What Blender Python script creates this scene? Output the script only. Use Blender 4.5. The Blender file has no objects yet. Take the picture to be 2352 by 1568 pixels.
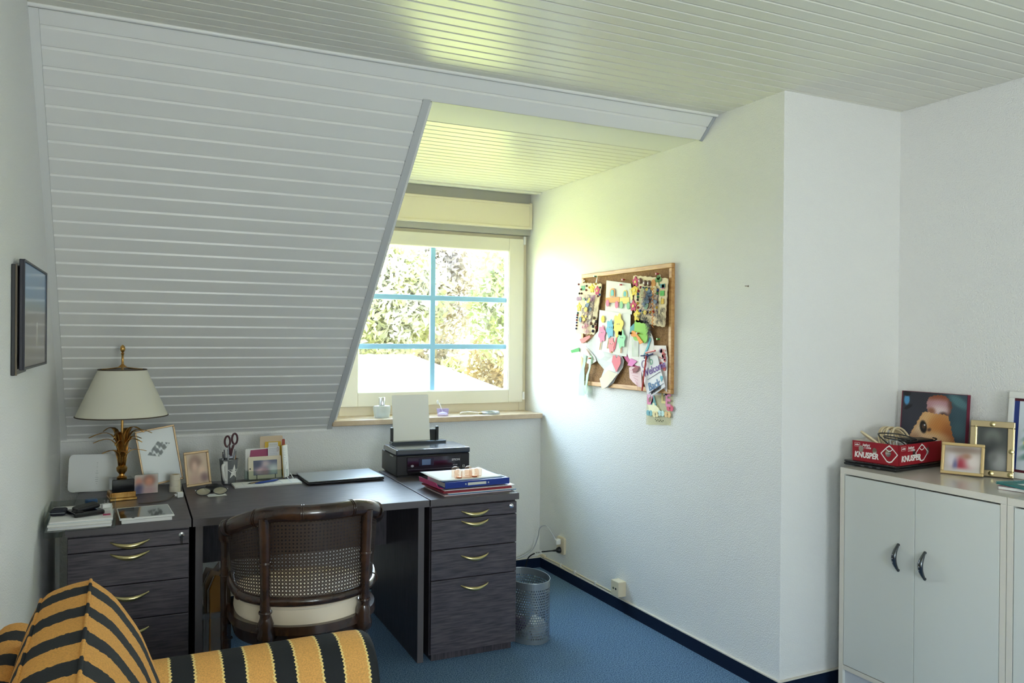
import bpy, bmesh, math, random
import numpy as np
from mathutils import Vector, Matrix
random.seed(7)
R = math.radians
scene = bpy.context.scene
COL = scene.collection

# ------------------------------------------------------------ camera
cam_d = bpy.data.cameras.new('camera')
cam_d.sensor_width = 36.0
cam_d.lens = 36.0 * 1854.03 / 2352.0
cam_d.clip_start = 0.02
cam_d.clip_end = 400
cam = bpy.data.objects.new('camera', cam_d)
COL.objects.link(cam)
yaw, pit, rol = R(25.9168), R(0.1875), R(0.472)
fw = Vector((math.sin(yaw) * math.cos(pit), math.cos(yaw) * math.cos(pit), -math.sin(pit)))
rt = Vector((math.cos(yaw), -math.sin(yaw), 0))
up = rt.cross(fw)
rt2 = rt * math.cos(rol) + up * math.sin(rol)
up2 = up * math.cos(rol) - rt * math.sin(rol)
m3 = Matrix((rt2, up2, -fw)).transposed()
cam.matrix_world = Matrix.Translation((0, 0, 1.465)) @ m3.to_4x4()
scene.camera = cam

# ------------------------------------------------------------ world, sun, exposure
scene.view_settings.view_transform = 'Standard'
scene.view_settings.look = 'None'
scene.view_settings.gamma = 1.0
scene.view_settings.use_curve_mapping = False
scene.view_settings.exposure = 0.4
scene.cycles.use_denoising = True
scene.cycles.max_bounces = 10
scene.cycles.diffuse_bounces = 6
scene.cycles.transparent_max_bounces = 16
scene.cycles.sample_clamp_indirect = 8.0
scene.cycles.caustics_reflective = False
scene.cycles.caustics_refractive = False

world = bpy.data.worlds.new('sky')
scene.world = world
world.use_nodes = True
nt = world.node_tree
bg = nt.nodes['Background']
tc = nt.nodes.new('ShaderNodeTexCoord')
sx = nt.nodes.new('ShaderNodeSeparateXYZ')
rp = nt.nodes.new('ShaderNodeValToRGB')
nt.links.new(tc.outputs['Generated'], sx.inputs[0])
nt.links.new(sx.outputs['Z'], rp.inputs[0])
nt.links.new(rp.outputs[0], bg.inputs['Color'])
rp.color_ramp.elements[0].position = 0.0
rp.color_ramp.elements[0].color = (0.95, 0.975, 1.0, 1)
rp.color_ramp.elements[1].position = 0.75
rp.color_ramp.elements[1].color = (0.44, 0.66, 1.0, 1)
bg.inputs['Strength'].default_value = 19.0

sun_d = bpy.data.lights.new('sun', 'SUN')
sun_d.energy = 11.0
sun_d.angle = R(1.0)
sun_d.color = (1.0, 0.93, 0.78)
sun = bpy.data.objects.new('sun', sun_d)
COL.objects.link(sun)
sun.rotation_euler = Vector((-0.75, 0.3, -0.85)).to_track_quat('-Z', 'Y').to_euler()

def portal(name, loc, rot, w, h):
    d = bpy.data.lights.new(name, 'AREA')
    d.shape = 'RECTANGLE'
    d.size, d.size_y = w, h
    d.cycles.is_portal = True
    o = bpy.data.objects.new(name, d)
    COL.objects.link(o)
    o.location, o.rotation_euler = loc, rot
XL0 = -0.2626
portal('window_light', (1.8, 4.93, 1.58), (R(-90), 0, 0), 1.04, 0.94)       # daylight enters by the dormer window
portal('added_rear_portal', (0.8, -1.72, 1.5), (R(90), 0, 0), 1.1, 1.1)     # by an unseen window added behind the viewer
portal('added_side_portal', (XL0 - 0.1, -0.7, 1.55), (R(90), 0, R(-90)), 0.8, 1.0)   # and by another unseen one, added in the left wall behind the viewer

# ------------------------------------------------------------ helpers
def lin(c):
    c = np.asarray(c, float) / 255.0
    return np.where(c <= 0.04045, c / 12.92, ((c + 0.055) / 1.055) ** 2.4)
MATS = {}
def mat(name, rgb, rough=0.5, metal=0.0, bump=None, var=None, stretch=None, spec=0.5, coat=0.0, trans=0.0, emit=None, sss=0):
    """bump=(scale, strength, detail); var=(scale, rgb2, lo, hi): second colour mixed by noise; stretch=(x,y,z) texture scaling"""
    if name in MATS: return MATS[name]
    m = bpy.data.materials.new(name); m.use_nodes = True
    t = m.node_tree; b = t.nodes['Principled BSDF']
    b.inputs['Base Color'].default_value = (*lin(rgb), 1)
    b.inputs['Roughness'].default_value = rough
    b.inputs['Metallic'].default_value = metal
    b.inputs['Specular IOR Level'].default_value = spec
    b.inputs['Coat Weight'].default_value = coat
    b.inputs['Coat Roughness'].default_value = 0.1
    b.inputs['Transmission Weight'].default_value = trans
    co = None
    if bump or var:
        tcn = t.nodes.new('ShaderNodeTexCoord'); mp = t.nodes.new('ShaderNodeMapping')
        t.links.new(tcn.outputs['Object'], mp.inputs[0]); co = mp.outputs[0]
        if stretch: mp.inputs['Scale'].default_value = stretch
    if var:
        n = t.nodes.new('ShaderNodeTexNoise'); n.inputs['Scale'].default_value = var[0]; n.inputs['Detail'].default_value = 5
        t.links.new(co, n.inputs['Vector'])
        cr = t.nodes.new('ShaderNodeValToRGB')
        cr.color_ramp.elements[0].position = var[2]; cr.color_ramp.elements[1].position = var[3]
        cr.color_ramp.elements[0].color = (*lin(rgb), 1); cr.color_ramp.elements[1].color = (*lin(var[1]), 1)
        t.links.new(n.outputs['Fac'], cr.inputs[0]); t.links.new(cr.outputs[0], b.inputs['Base Color'])
    if bump:
        n = t.nodes.new('ShaderNodeTexNoise'); n.inputs['Scale'].default_value = bump[0]
        n.inputs['Detail'].default_value = bump[2] if len(bump) > 2 else 3
        t.links.new(co, n.inputs['Vector'])
        bp = t.nodes.new('ShaderNodeBump'); bp.inputs['Strength'].default_value = bump[1]; bp.inputs['Distance'].default_value = 0.004
        t.links.new(n.outputs['Fac'], bp.inputs['Height']); t.links.new(bp.outputs[0], b.inputs['Normal'])
    MATS[name] = m
    return m
def glass(name, tint=(255, 255, 255), rough=0.0, ior=1.45, body=0.0, bodyrgb=(255, 255, 255)):
    """clear sheet material: straight-through light plus a Fresnel reflection, and optionally some milky body colour"""
    if name in MATS: return MATS[name]
    m = bpy.data.materials.new(name); m.use_nodes = True
    t = m.node_tree; t.nodes.remove(t.nodes['Principled BSDF']); out = t.nodes['Material Output']
    tr = t.nodes.new('ShaderNodeBsdfTransparent'); tr.inputs[0].default_value = (*lin(tint), 1)
    gl = t.nodes.new('ShaderNodeBsdfGlossy'); gl.inputs['Roughness'].default_value = rough
    fr = t.nodes.new('ShaderNodeFresnel')
    ge = t.nodes.new('ShaderNodeNewGeometry'); io = t.nodes.new('ShaderNodeMapRange')      # same reflection on entering and leaving the sheet
    io.inputs['To Min'].default_value = ior; io.inputs['To Max'].default_value = 1.0 / ior
    t.links.new(ge.outputs['Backfacing'], io.inputs['Value']); t.links.new(io.outputs[0], fr.inputs[0])
    mx = t.nodes.new('ShaderNodeMixShader')
    t.links.new(fr.outputs[0], mx.inputs[0]); t.links.new(tr.outputs[0], mx.inputs[1]); t.links.new(gl.outputs[0], mx.inputs[2])
    res = mx.outputs[0]
    if body:
        df = t.nodes.new('ShaderNodeBsdfDiffuse'); df.inputs[0].default_value = (*lin(bodyrgb), 1)
        m2 = t.nodes.new('ShaderNodeMixShader'); m2.inputs[0].default_value = body
        t.links.new(res, m2.inputs[1]); t.links.new(df.outputs[0], m2.inputs[2]); res = m2.outputs[0]
    t.links.new(res, out.inputs[0])
    MATS[name] = m
    return m

def link(name, me, m=None, parent=None, loc=(0, 0, 0), rot=(0, 0, 0)):
    o = bpy.data.objects.new(name, me); COL.objects.link(o)
    if m is not None and not me.materials: me.materials.append(m)
    o.location, o.rotation_euler = loc, rot
    if parent is not None: o.parent = parent
    return o
def pyd(name, v, f, m=None, parent=None, loc=(0, 0, 0), rot=(0, 0, 0), smooth=False):
    me = bpy.data.meshes.new(name); me.from_pydata([tuple(map(float, q)) for q in v], [], [tuple(map(int, q)) for q in f]); me.update()
    if smooth: me.polygons.foreach_set('use_smooth', [True] * len(me.polygons))
    return link(name, me, m, parent, loc, rot)
def tag(o, label, cat, group=None):
    o['label'] = label; o['category'] = cat
    if group: o['group'] = group
    return o
def struct(o): o['kind'] = 'structure'; return o
def stuff(o): o['kind'] = 'stuff'; return o
def thing(name, label, cat, loc=(0, 0, 0), rz=0, group=None):
    o = bpy.data.objects.new(name, None); COL.objects.link(o)
    o.empty_display_size = 0.05
    o.location = loc; o.rotation_euler = (0, 0, R(rz))
    return tag(o, label, cat, group)
def bmbox(lo, hi, bevel=0.0, seg=2):
    bm = bmesh.new()
    bmesh.ops.create_cube(bm, size=1)
    c = [(a + b) / 2 for a, b in zip(lo, hi)]; s = [abs(b - a) for a, b in zip(lo, hi)]
    for v in bm.verts: v.co = Vector((v.co.x * s[0] + c[0], v.co.y * s[1] + c[1], v.co.z * s[2] + c[2]))
    if bevel: bmesh.ops.bevel(bm, geom=bm.edges[:], offset=min(bevel, min(s) * 0.45), segments=seg, affect='EDGES', profile=0.5)
    return bm
def fromb(name, bm, m=None, parent=None, loc=(0, 0, 0), rot=(0, 0, 0), smooth=False):
    me = bpy.data.meshes.new(name); bm.to_mesh(me); bm.free()
    if smooth: me.polygons.foreach_set('use_smooth', [True] * len(me.polygons))
    return link(name, me, m, parent, loc, rot)
def box(name, lo, hi, m, parent=None, bevel=0.0, loc=(0, 0, 0), rot=(0, 0, 0), seg=2):
    return fromb(name, bmbox(lo, hi, bevel, seg), m, parent, loc, rot)
def lathe(name, prof, m, parent=None, loc=(0, 0, 0), rot=(0, 0, 0), n=32, sx=1.0, sy=1.0, caps=True, smooth=True):
    v, f = [], []
    for r, z in prof:
        for k in range(n):
            a = 2 * math.pi * k / n; v.append((r * math.cos(a) * sx, r * math.sin(a) * sy, z))
    for i in range(len(prof) - 1):
        for k in range(n):
            f.append((i * n + k, i * n + (k + 1) % n, (i + 1) * n + (k + 1) % n, (i + 1) * n + k))
    if caps:
        f.append(tuple(range(n))[::-1]); f.append(tuple((len(prof) - 1) * n + k for k in range(n)))
    o = pyd(name, v, f, m, parent, loc, rot, False)
    if smooth:
        for p in o.data.polygons: p.use_smooth = len(p.vertices) == 4
        o.data.set_sharp_from_angle(angle=R(40))
    return o
def tube(name, pts, rad, m, parent=None, n=10, loc=(0, 0, 0), rot=(0, 0, 0), flat=1.0, closed=False, upv=(0, 0, 1)):
    """round bar along points; rad a number or one per point; flat scales the section along the up direction"""
    pts = [Vector(p) for p in pts]; L = len(pts)
    rr = rad if hasattr(rad, '__len__') else [rad] * L
    v, f = [], []; U = Vector(upv)
    for i, p in enumerate(pts):
        if closed: d = pts[(i + 1) % L] - pts[i - 1]
        else: d = pts[min(i + 1, L - 1)] - pts[max(i - 1, 0)]
        d.normalize()
        s = d.cross(U)
        if s.length < 1e-3: s = d.cross(Vector((0.3, 1, 0)))
        s.normalize(); w = s.cross(d); w.normalize()
        for k in range(n):
            a = 2 * math.pi * k / n
            v.append(p + s * (math.cos(a) * rr[i]) + w * (math.sin(a) * rr[i] * flat))
    for i in range(L if closed else L - 1):
        j = (i + 1) % L
        for k in range(n):
            f.append((i * n + k, i * n + (k + 1) % n, j * n + (k + 1) % n, j * n + k))
    if not closed:
        f.append(tuple(range(n))[::-1]); f.append(tuple((L - 1) * n + k for k in range(n)))
    o = pyd(name, v, f, m, parent, loc, rot, True)
    o.data.set_sharp_from_angle(angle=R(60))
    return o
def smooth_path(pts, per=6, closed=False):
    P = [np.array(p, float) for p in pts]; out = []; L = len(P)
    rng = range(L) if closed else range(L - 1)
    for i in rng:
        if closed: a, b, c, d = P[i - 1], P[i], P[(i + 1) % L], P[(i + 2) % L]
        else: a, b, c, d = P[max(i - 1, 0)], P[i], P[i + 1], P[min(i + 2, L - 1)]
        for k in range(per):
            t = k / per
            out.append(0.5 * (2 * b + (c - a) * t + (2 * a - 5 * b + 4 * c - d) * t * t + (3 * b - a - 3 * c + d) * t ** 3))
    if not closed: out.append(P[-1])
    return [tuple(p) for p in out]
def prism(name, poly, t, m, parent=None, y=0.0, loc=(0, 0, 0), rot=(0, 0, 0), wave=0.0, wk=14.0):
    """flat piece cut to an outline in local x,z; faces -y; t thick; front face at -y"""
    n = len(poly)
    w = lambda x, z: wave * math.sin(wk * x + 3) * math.cos(wk * 0.8 * z + 1)
    if wave:
        bm = bmesh.new()
        vs = [bm.verts.new((x, 0, z)) for x, z in poly]
        fc = bm.faces.new(vs)
        bmesh.ops.triangulate(bm, faces=[fc]); bmesh.ops.subdivide_edges(bm, edges=bm.edges[:], cuts=3, use_grid_fill=True)
        r = bmesh.ops.extrude_face_region(bm, geom=bm.faces[:])
        for q in r['geom']:
            if isinstance(q, bmesh.types.BMVert): q.co.y += t
        for q in bm.verts: q.co.y += -y - t + w(q.co.x, q.co.z)
        bmesh.ops.recalc_face_normals(bm, faces=bm.faces[:])
        return fromb(name, bm, m, parent, loc, rot)
    v = [(x, -y - t, z) for x, z in poly] + [(x, -y, z) for x, z in poly]
    f = [tuple(range(n)), tuple(range(2 * n - 1, n - 1, -1))] + [(i, i + n, (i + 1) % n + n, (i + 1) % n) for i in range(n)]
    bm = bmesh.new(); vs = [bm.verts.new(q) for q in v]
    for q in f: bm.faces.new([vs[i] for i in q])
    bmesh.ops.recalc_face_normals(bm, faces=bm.faces[:])
    return fromb(name, bm, m, parent, loc, rot)
def yprism(name, poly, y0, y1, m, parent=None, smooth=False, bevel=0.0, loc=(0, 0, 0)):
    """outline in x,z pulled along y"""
    n = len(poly); bm = bmesh.new()
    a = [bm.verts.new((x, y0, z)) for x, z in poly]; b = [bm.verts.new((x, y1, z)) for x, z in poly]
    bm.faces.new(a); bm.faces.new(b[::-1])
    for i in range(n): bm.faces.new((a[i], b[i], b[(i + 1) % n], a[(i + 1) % n]))
    bmesh.ops.recalc_face_normals(bm, faces=bm.faces[:])
    return fromb(name, bm, m, parent, loc)
def xprism(name, poly, x0, x1, m, parent=None, loc=(0, 0, 0)):
    n = len(poly); bm = bmesh.new()
    a = [bm.verts.new((x0, y, z)) for y, z in poly]; b = [bm.verts.new((x1, y, z)) for y, z in poly]
    bm.faces.new(a); bm.faces.new(b[::-1])
    for i in range(n): bm.faces.new((a[i], b[i], b[(i + 1) % n], a[(i + 1) % n]))
    bmesh.ops.recalc_face_normals(bm, faces=bm.faces[:])
    return fromb(name, bm, m, parent, loc)
def disc(x, z, r, n=14, lobes=0, amp=0.0, sz=1.0, ph=0.0):
    out = []
    for k in range(n):
        a = 2 * math.pi * k / n + ph
        q = r * (1 + amp * math.cos(lobes * (a - ph))) if lobes else r
        out.append((x + q * math.cos(a), z + q * math.sin(a) * sz))
    return out
def rrect(x0, z0, x1, z1, r, n=4):
    out = []
    for cx, cz, a0 in ((x1 - r, z1 - r, 0), (x0 + r, z1 - r, 90), (x0 + r, z0 + r, 180), (x1 - r, z0 + r, 270)):
        for k in range(n + 1):
            a = R(a0 + 90 * k / n); out.append((cx + r * math.cos(a), cz + r * math.sin(a)))
    return out
def text(name, body, size, m, parent, loc, rot=(R(90), 0, 0), bold=0.0, shear=0.0, depth=0.0004, align='LEFT', sxf=1.0):
    cu = bpy.data.curves.new(name, 'FONT'); cu.body = body; cu.size = size; cu.offset = bold; cu.shear = shear
    cu.extrude = depth; cu.align_x = align; cu.resolution_u = 3
    tmp = bpy.data.objects.new('tmp', cu); COL.objects.link(tmp)
    dg = bpy.context.evaluated_depsgraph_get()
    me = bpy.data.meshes.new_from_object(tmp.evaluated_get(dg)); bpy.data.objects.remove(tmp)
    me.name = name; me.materials.clear()
    if sxf != 1.0:
        for v in me.vertices: v.co.x *= sxf
    return link(name, me, m, parent, loc, rot)
def print_mat(rough=0.4, name='print'):
    k = name
    if k in MATS: return MATS[k]
    m = bpy.data.materials.new(k); m.use_nodes = True; t = m.node_tree
    a = t.nodes.new('ShaderNodeAttribute'); a.attribute_name = 'Col'
    b = t.nodes['Principled BSDF']; b.inputs['Roughness'].default_value = rough
    t.links.new(a.outputs['Color'], b.inputs['Base Color']); MATS[k] = m
    return m
def picture(name, w, h, fn, parent=None, loc=(0, 0, 0), rot=(0, 0, 0), n=40, rough=0.35):
    """printed sheet: local x 0..w, z 0..h, faces -y; fn(u, v) gives sRGB 0..255 arrays, v upward"""
    nx = n; ny = max(2, int(n * h / w))
    u, v = np.meshgrid(np.linspace(0, 1, nx), np.linspace(0, 1, ny))
    P = np.stack([u.ravel() * w, np.zeros(u.size), v.ravel() * h], 1)
    i = np.arange(nx * ny).reshape(ny, nx)
    F = np.stack([i[:-1, :-1].ravel(), i[:-1, 1:].ravel(), i[1:, 1:].ravel(), i[1:, :-1].ravel()], 1)
    o = pyd(name, P, F, print_mat(rough, 'print_%d' % int(rough * 100)), parent, loc, rot)
    c = np.clip(np.asarray(fn(u, v), float), 0, 255)
    c = np.concatenate([lin(c.reshape(-1, 3)), np.ones((u.size, 1))], 1)
    at = o.data.color_attributes.new('Col', 'FLOAT_COLOR', 'POINT'); at.data.foreach_set('color', c.ravel().astype(np.float32))
    return o
def ss(x, a, b):
    t = np.clip((x - a) / (b - a), 0, 1); return t * t * (3 - 2 * t)
def blobs(base, items):
    """soft colour patches: (u, v, ru, rv, angle, rgb, hardness)"""
    def fn(u, v):
        c = np.ones(u.shape + (3,)) * np.asarray(base, float)
        for (bu, bv, ru, rv, an, rgb, hd) in items:
            du, dv = u - bu, v - bv; ca, sa = math.cos(an), math.sin(an)
            d = np.sqrt(((du * ca + dv * sa) / ru) ** 2 + ((-du * sa + dv * ca) / rv) ** 2)
            k = 1 - ss(d, hd, 2 - hd)
            c = c * (1 - k[..., None]) + np.asarray(rgb, float) * k[..., None]
        return c
    return fn
def copy_of(o, parent=None, loc=None):
    c = o.copy(); COL.objects.link(c)
    if parent is not None: c.parent = parent
    if loc is not None: c.location = loc
    return c

# ------------------------------------------------------------ materials
M_wall = mat('plaster', (234, 233, 231), 0.85, bump=(190, 0.85, 3), spec=0.2)
M_board = mat('lacquered_board', (232, 231, 228), 0.33, bump=(3, 0.03))
M_cboard = mat('ceiling_board', (224, 222, 210), 0.3, bump=(3, 0.03))
M_dboard = mat('dormer_board', (224, 222, 210), 0.3, bump=(3, 0.03))
M_back = mat('board_backing', (226, 225, 222), 0.6)
M_trim = mat('painted_trim', (226, 226, 224), 0.5)
M_carpet = mat('blue_carpet', (54, 82, 112), 0.95, bump=(260, 1.0, 2), var=(190, (130, 160, 190), 0.36, 0.66), spec=0.1)
M_skirt = mat('dark_carpet_strip', (22, 36, 58), 0.95, bump=(500, 0.6, 2), spec=0.1)
M_cream = mat('cream_edge', (222, 214, 200), 0.5)
M_winframe = mat('window_paint', (226, 216, 190), 0.4)
M_sash = mat('sash_paint', (222, 216, 198), 0.4)
M_sill = mat('sill_stone', (190, 166, 138), 0.25, var=(25, (200, 177, 149), 0.3, 0.7))
M_pane = glass('window_pane', (250, 253, 250))
M_muntin = mat('sky_tinted_bar', (150, 200, 232), 0.5)  # blue of the reflected sky is put into the bar colour
M_desk = mat('black_brown_oak', (60, 55, 62), 0.38, var=(9, (96, 88, 94), 0.35, 0.7), stretch=(1.2, 14, 14), bump=(40, 0.12))
M_deskv = mat('black_brown_oak_panel', (56, 51, 56), 0.42, var=(9, (84, 76, 82), 0.35, 0.7), stretch=(14, 14, 1.2), bump=(40, 0.12))
M_edge = mat('desk_edge_strip', (92, 86, 88), 0.4)
M_black = mat('black_plastic', (20, 20, 23), 0.4)
M_gblack = mat('gloss_black', (12, 12, 16), 0.12, coat=0.5)
M_brass = mat('aged_brass', (204, 160, 92), 0.28, metal=1.0, var=(30, (160, 116, 60), 0.4, 0.7))
M_satin = mat('satin_gold_metal', (205, 190, 140), 0.28, metal=1.0)
M_chrome = mat('chrome', (215, 215, 220), 0.12, metal=1.0)
M_silver = mat('silver_metal', (178, 182, 186), 0.35, metal=0.85)
M_paper = mat('white_paper', (232, 231, 228), 0.8)
M_white = mat('white_plastic', (230, 229, 226), 0.35)
M_rattan = mat('dark_bamboo', (44, 30, 24), 0.22, var=(14, (70, 46, 34), 0.4, 0.7), coat=0.4)
M_cane = mat('dark_cane', (64, 48, 38), 0.45)
M_cush = mat('cream_leather', (240, 224, 200), 0.5)
M_shade = mat('cream_shade', (216, 212, 196), 0.8)
M_acryl = glass('clear_acrylic', (240, 244, 242), ior=1.3)
M_clear = glass('clear_glass', (246, 248, 248), ior=1.5)
M_frost = glass('frosted_glass', (235, 240, 240), 0.3, 1.35, 0.45, (225, 228, 226))
M_cab = mat('white_laminate', (216, 216, 210), 0.4, spec=0.4)
M_cabedge = mat('cream_laminate_edge', (222, 214, 202), 0.4)
M_cabtop = mat('laminate_top', (196, 190, 180), 0.18)
M_pine = mat('pine', (206, 158, 98), 0.5, var=(10, (180, 126, 70), 0.4, 0.7), stretch=(1, 8, 8))
M_cork = mat('cork', (128, 92, 56), 0.9, var=(160, (160, 120, 78), 0.4, 0.62), bump=(200, 0.4))

# ------------------------------------------------------------ room shell
XL, XR, XR2, YW, Y1, ZC, YS = -0.2626, 2.4514, 3.1424, 4.612, 2.4996, 2.495, 2.9155
XD, ZD, YB = 1.09, 2.414, -1.6
SA = Vector((0, 4.608, 0.947)); SB = Vector((0, 2.9155, 2.495)); SD = (SB - SA).normalized(); SL = (SB - SA).length
SN = Vector((0, SD.z, -SD.y)) * -1   # into the room
if SN.y > 0: SN = -SN
def sp(x, s, d): return Vector((x, 0, 0)) + SA + SD * s + SN * d

struct(box('floor', (XL - 0.2, YB - 0.2, -0.15), (3.5, 5.0, 0), M_carpet))
bm = bmesh.new()
for a, b, c, d in ((YB - 0.2, 0, -1.1, 2.75), (-0.3, 0, 5.0, 2.75), (-1.1, 0, -0.3, 1.05), (-1.1, 2.05, -0.3, 2.75)):
    b2 = bmbox((XL - 0.2, a, b), (XL, c, d)); me_ = bpy.data.meshes.new('t'); b2.to_mesh(me_); b2.free(); bm.from_mesh(me_); bpy.data.meshes.remove(me_)
struct(fromb('wall_left', bm, M_wall))
struct(box('wall_right', (XR, Y1, 0), (3.5, 5.0, 2.75), M_wall, bevel=0.004))
struct(box('wall_far_right', (XR2, YB - 0.2, 0), (XR2 + 0.3, Y1 + 0.01, 2.75), M_wall))
struct(box('wall_front', (XL, YW, 0), (XR, 4.97, 0.955), M_wall))
struct(box('wall_knee', (XL, YW - 0.02, 0), (XD + 0.02, YW, 0.93), M_wall))
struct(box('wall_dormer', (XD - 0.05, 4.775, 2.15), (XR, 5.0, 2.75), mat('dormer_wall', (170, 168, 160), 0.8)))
struct(xprism('wall_dormer_left', [(2.95, 2.5), (4.64, 0.95), (4.97, 0.95), (4.97, 2.5)], XD - 0.01, XD + 0.03, M_wall))
wb = [(XL, 0, 0.25, 2.75), (1.35, 0, XR2, 2.75), (0.25, 0, 1.35, 0.95), (0.25, 2.05, 1.35, 2.75)]
bm = bmesh.new()
for a, b, c, d in wb:
    b2 = bmbox((a, YB - 0.2, b), (c, YB, d)); me_ = bpy.data.meshes.new('t'); b2.to_mesh(me_); b2.free(); bm.from_mesh(me_); bpy.data.meshes.remove(me_)
struct(fromb('wall_back', bm, M_wall))

def clad(name, x0, x1, pitch, n, thick=0.011, gap=0.0045, lip=0.0075):
    """one cladding board along local x: section in local y (across) and z (outwards, room side = +z)"""
    w = pitch - gap
    sec = [(0, 0), (0, thick), (w - lip, thick), (w, thick - lip), (w, 0)]
    v = [(x0, a, b) for a, b in sec] + [(x1, a, b) for a, b in sec]
    k = len(sec)
    f = [tuple(range(k))[::-1], tuple(range(k, 2 * k))] + [(i, (i + 1) % k, (i + 1) % k + k, i + k) for i in range(k)]
    me = bpy.data.meshes.new(name); me.from_pydata(v, [], f); me.update(); return me

# flat ceiling
ceil = struct(box('ceiling', (XL, YB, ZC + 0.008), (XR2, YS + 0.06, ZC + 0.2), M_back))
rot_c = Matrix(((1, 0, 0), (0, -1, 0), (0, 0, -1))).to_euler()
me = clad('board', XL + 0.002, XR2 - 0.002, 0.0612, 1)
me.materials.append(M_cboard)
y = YS - 0.012
while y - 0.061 > YB:
    b = link('board', me, None, ceil, (0, y, ZC + 0.011 - 0.001), rot_c)
    y -= 0.0612
# roof slope: backing and boards
slope = struct(pyd('ceiling_slope', [sp(XL, -0.012, -0.012), sp(XD, -0.012, -0.012), sp(XD, SL + 0.03, -0.012), sp(XL, SL + 0.03, -0.012),
    sp(XL, -0.012, -0.15), sp(XD, -0.012, -0.15), sp(XD, SL + 0.03, -0.15), sp(XL, SL + 0.03, -0.15)],
    [(0, 1, 2, 3), (7, 6, 5, 4), (0, 4, 5, 1), (2, 6, 7, 3), (0, 3, 7, 4), (1, 5, 6, 2)], M_back))
rot_s = Matrix((Vector((1, 0, 0)), SD, Vector((1, 0, 0)).cross(SD))).transposed().to_euler()
if Vector((1, 0, 0)).cross(SD).dot(SN) < 0: rot_s = Matrix((Vector((-1, 0, 0)), SD, Vector((-1, 0, 0)).cross(SD))).transposed().to_euler()
flip = Vector((1, 0, 0)).cross(SD).dot(SN) < 0
def sboard(s, x0, x1, pitch=0.073):
    if flip: x0, x1 = -x1, -x0
    me = clad('board', x0, x1, pitch, 1); me.materials.append(M_board)
    return me
me_s = sboard(0, XL + 0.0285, XD - 0.022)
for k in range(-1, 29):
    s = 0.036 + 0.0731 * k
    if k == -1: b = link('board', sboard(0, XL + 0.0285, XD - 0.022, 0.046), None, slope, sp(0, -0.010, -0.011), rot_s)
    else: b = link('board', me_s, None, slope, sp(0, s, -0.011), rot_s)
for s, p in ((2.1559, 0.0731), (2.229, 0.064)):
    link('board', sboard(0, XL + 0.0285, XR - 0.016, p), None, slope, sp(0, s, -0.011), rot_s)
# header filling between the slope and the dormer ceiling
struct(pyd('ceiling_header', [sp(XD, 2.157, -0.012), sp(XR, 2.157, -0.012), sp(XR, SL + 0.03, -0.012), sp(XD, SL + 0.03, -0.012),
    sp(XD, 2.157, -0.012) + Vector((0, 0.3, 0)), sp(XR, 2.157, -0.012) + Vector((0, 0.3, 0)), sp(XR, SL + 0.03, 0) + Vector((0, 0.3, 0)), sp(XD, SL + 0.03, 0) + Vector((0, 0.3, 0))],
    [(0, 1, 2, 3), (7, 6, 5, 4), (0, 4, 5, 1), (2, 6, 7, 3), (0, 3, 7, 4), (1, 5, 6, 2)], M_back))
# dormer ceiling
dorm = struct(box('ceiling_dormer', (XD, 3.02, ZD + 0.008), (XR, 4.8, ZD + 0.07), M_back))
me = clad('board', XD + 0.002, XR - 0.003, 0.0672, 1); me.materials.append(M_dboard)
y = 3.06 + 0.0672
while y < 4.63:
    link('board', me, None, dorm, (0, y, ZD + 0.010), rot_c); y += 0.0672
# trims
def strip(name, s0, s1, x0, x1, d0, d1, m):
    c = [sp(x0, s0, d0), sp(x1, s0, d0), sp(x1, s1, d0), sp(x0, s1, d0), sp(x0, s0, d1), sp(x1, s0, d1), sp(x1, s1, d1), sp(x0, s1, d1)]
    o = pyd(name, c, [(0, 1, 2, 3), (7, 6, 5, 4), (0, 4, 5, 1), (2, 6, 7, 3), (0, 3, 7, 4), (1, 5, 6, 2)], m)
    bm = bmesh.new(); bm.from_mesh(o.data); bmesh.ops.recalc_face_normals(bm, faces=bm.faces[:]); bm.to_mesh(o.data); bm.free()
    return struct(o)
strip('trim_1', -0.012, SL - 0.01, XL, XL + 0.028, -0.012, 0.004, M_trim)
strip('trim_2', -0.014, 2.163, XD - 0.022, XD + 0.008, -0.06, 0.004, mat('dormer_edge_trim', (200, 201, 202), 0.5))
struct(tube('trim_3', [(XL, YS - 0.006, ZC - 0.004), (XR - 0.004, YS - 0.006, ZC - 0.004)], 0.008, M_board, n=8))
strip('trim_4', 2.15, SL - 0.01, XR - 0.015, XR - 0.001, -0.012, 0.002, mat('grey_filler', (176, 180, 184), 0.7))
struct(box('trim_5', (XD, 4.62, ZD - 0.012), (XR - 0.002, 4.66, ZD + 0.01), M_dboard, bevel=0.004))
struct(tube('trim_6', [(XD + 0.02, 3.035, ZD - 0.001), (XR - 0.002, 3.035, ZD - 0.001)], 0.009, M_dboard, n=8))
# baseboards: dark carpet strips with a pale top edge
def skirting(name, lo, hi):
    o = struct(box(name, lo, hi, M_skirt))
    box('top_edge', (lo[0], lo[1], hi[2]), (hi[0], hi[1], hi[2] + 0.006), M_cream, o, bevel=0.001)
skirting('baseboard_right', (XR - 0.012, Y1 - 0.012, 0), (XR, YW, 0.062))
skirting('baseboard_corner', (XR, Y1 - 0.012, 0), (XR2, Y1, 0.062))
skirting('baseboard_front', (XL + 0.012, YW - 0.034, 0), (XR - 0.012, YW - 0.021, 0.062))
skirting('baseboard_left', (XL, YB, 0), (XL + 0.012, YW - 0.02, 0.062))
skirting('baseboard_far_right', (XR2 - 0.012, YB, 0), (XR2, Y1 - 0.012, 0.062))

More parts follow.
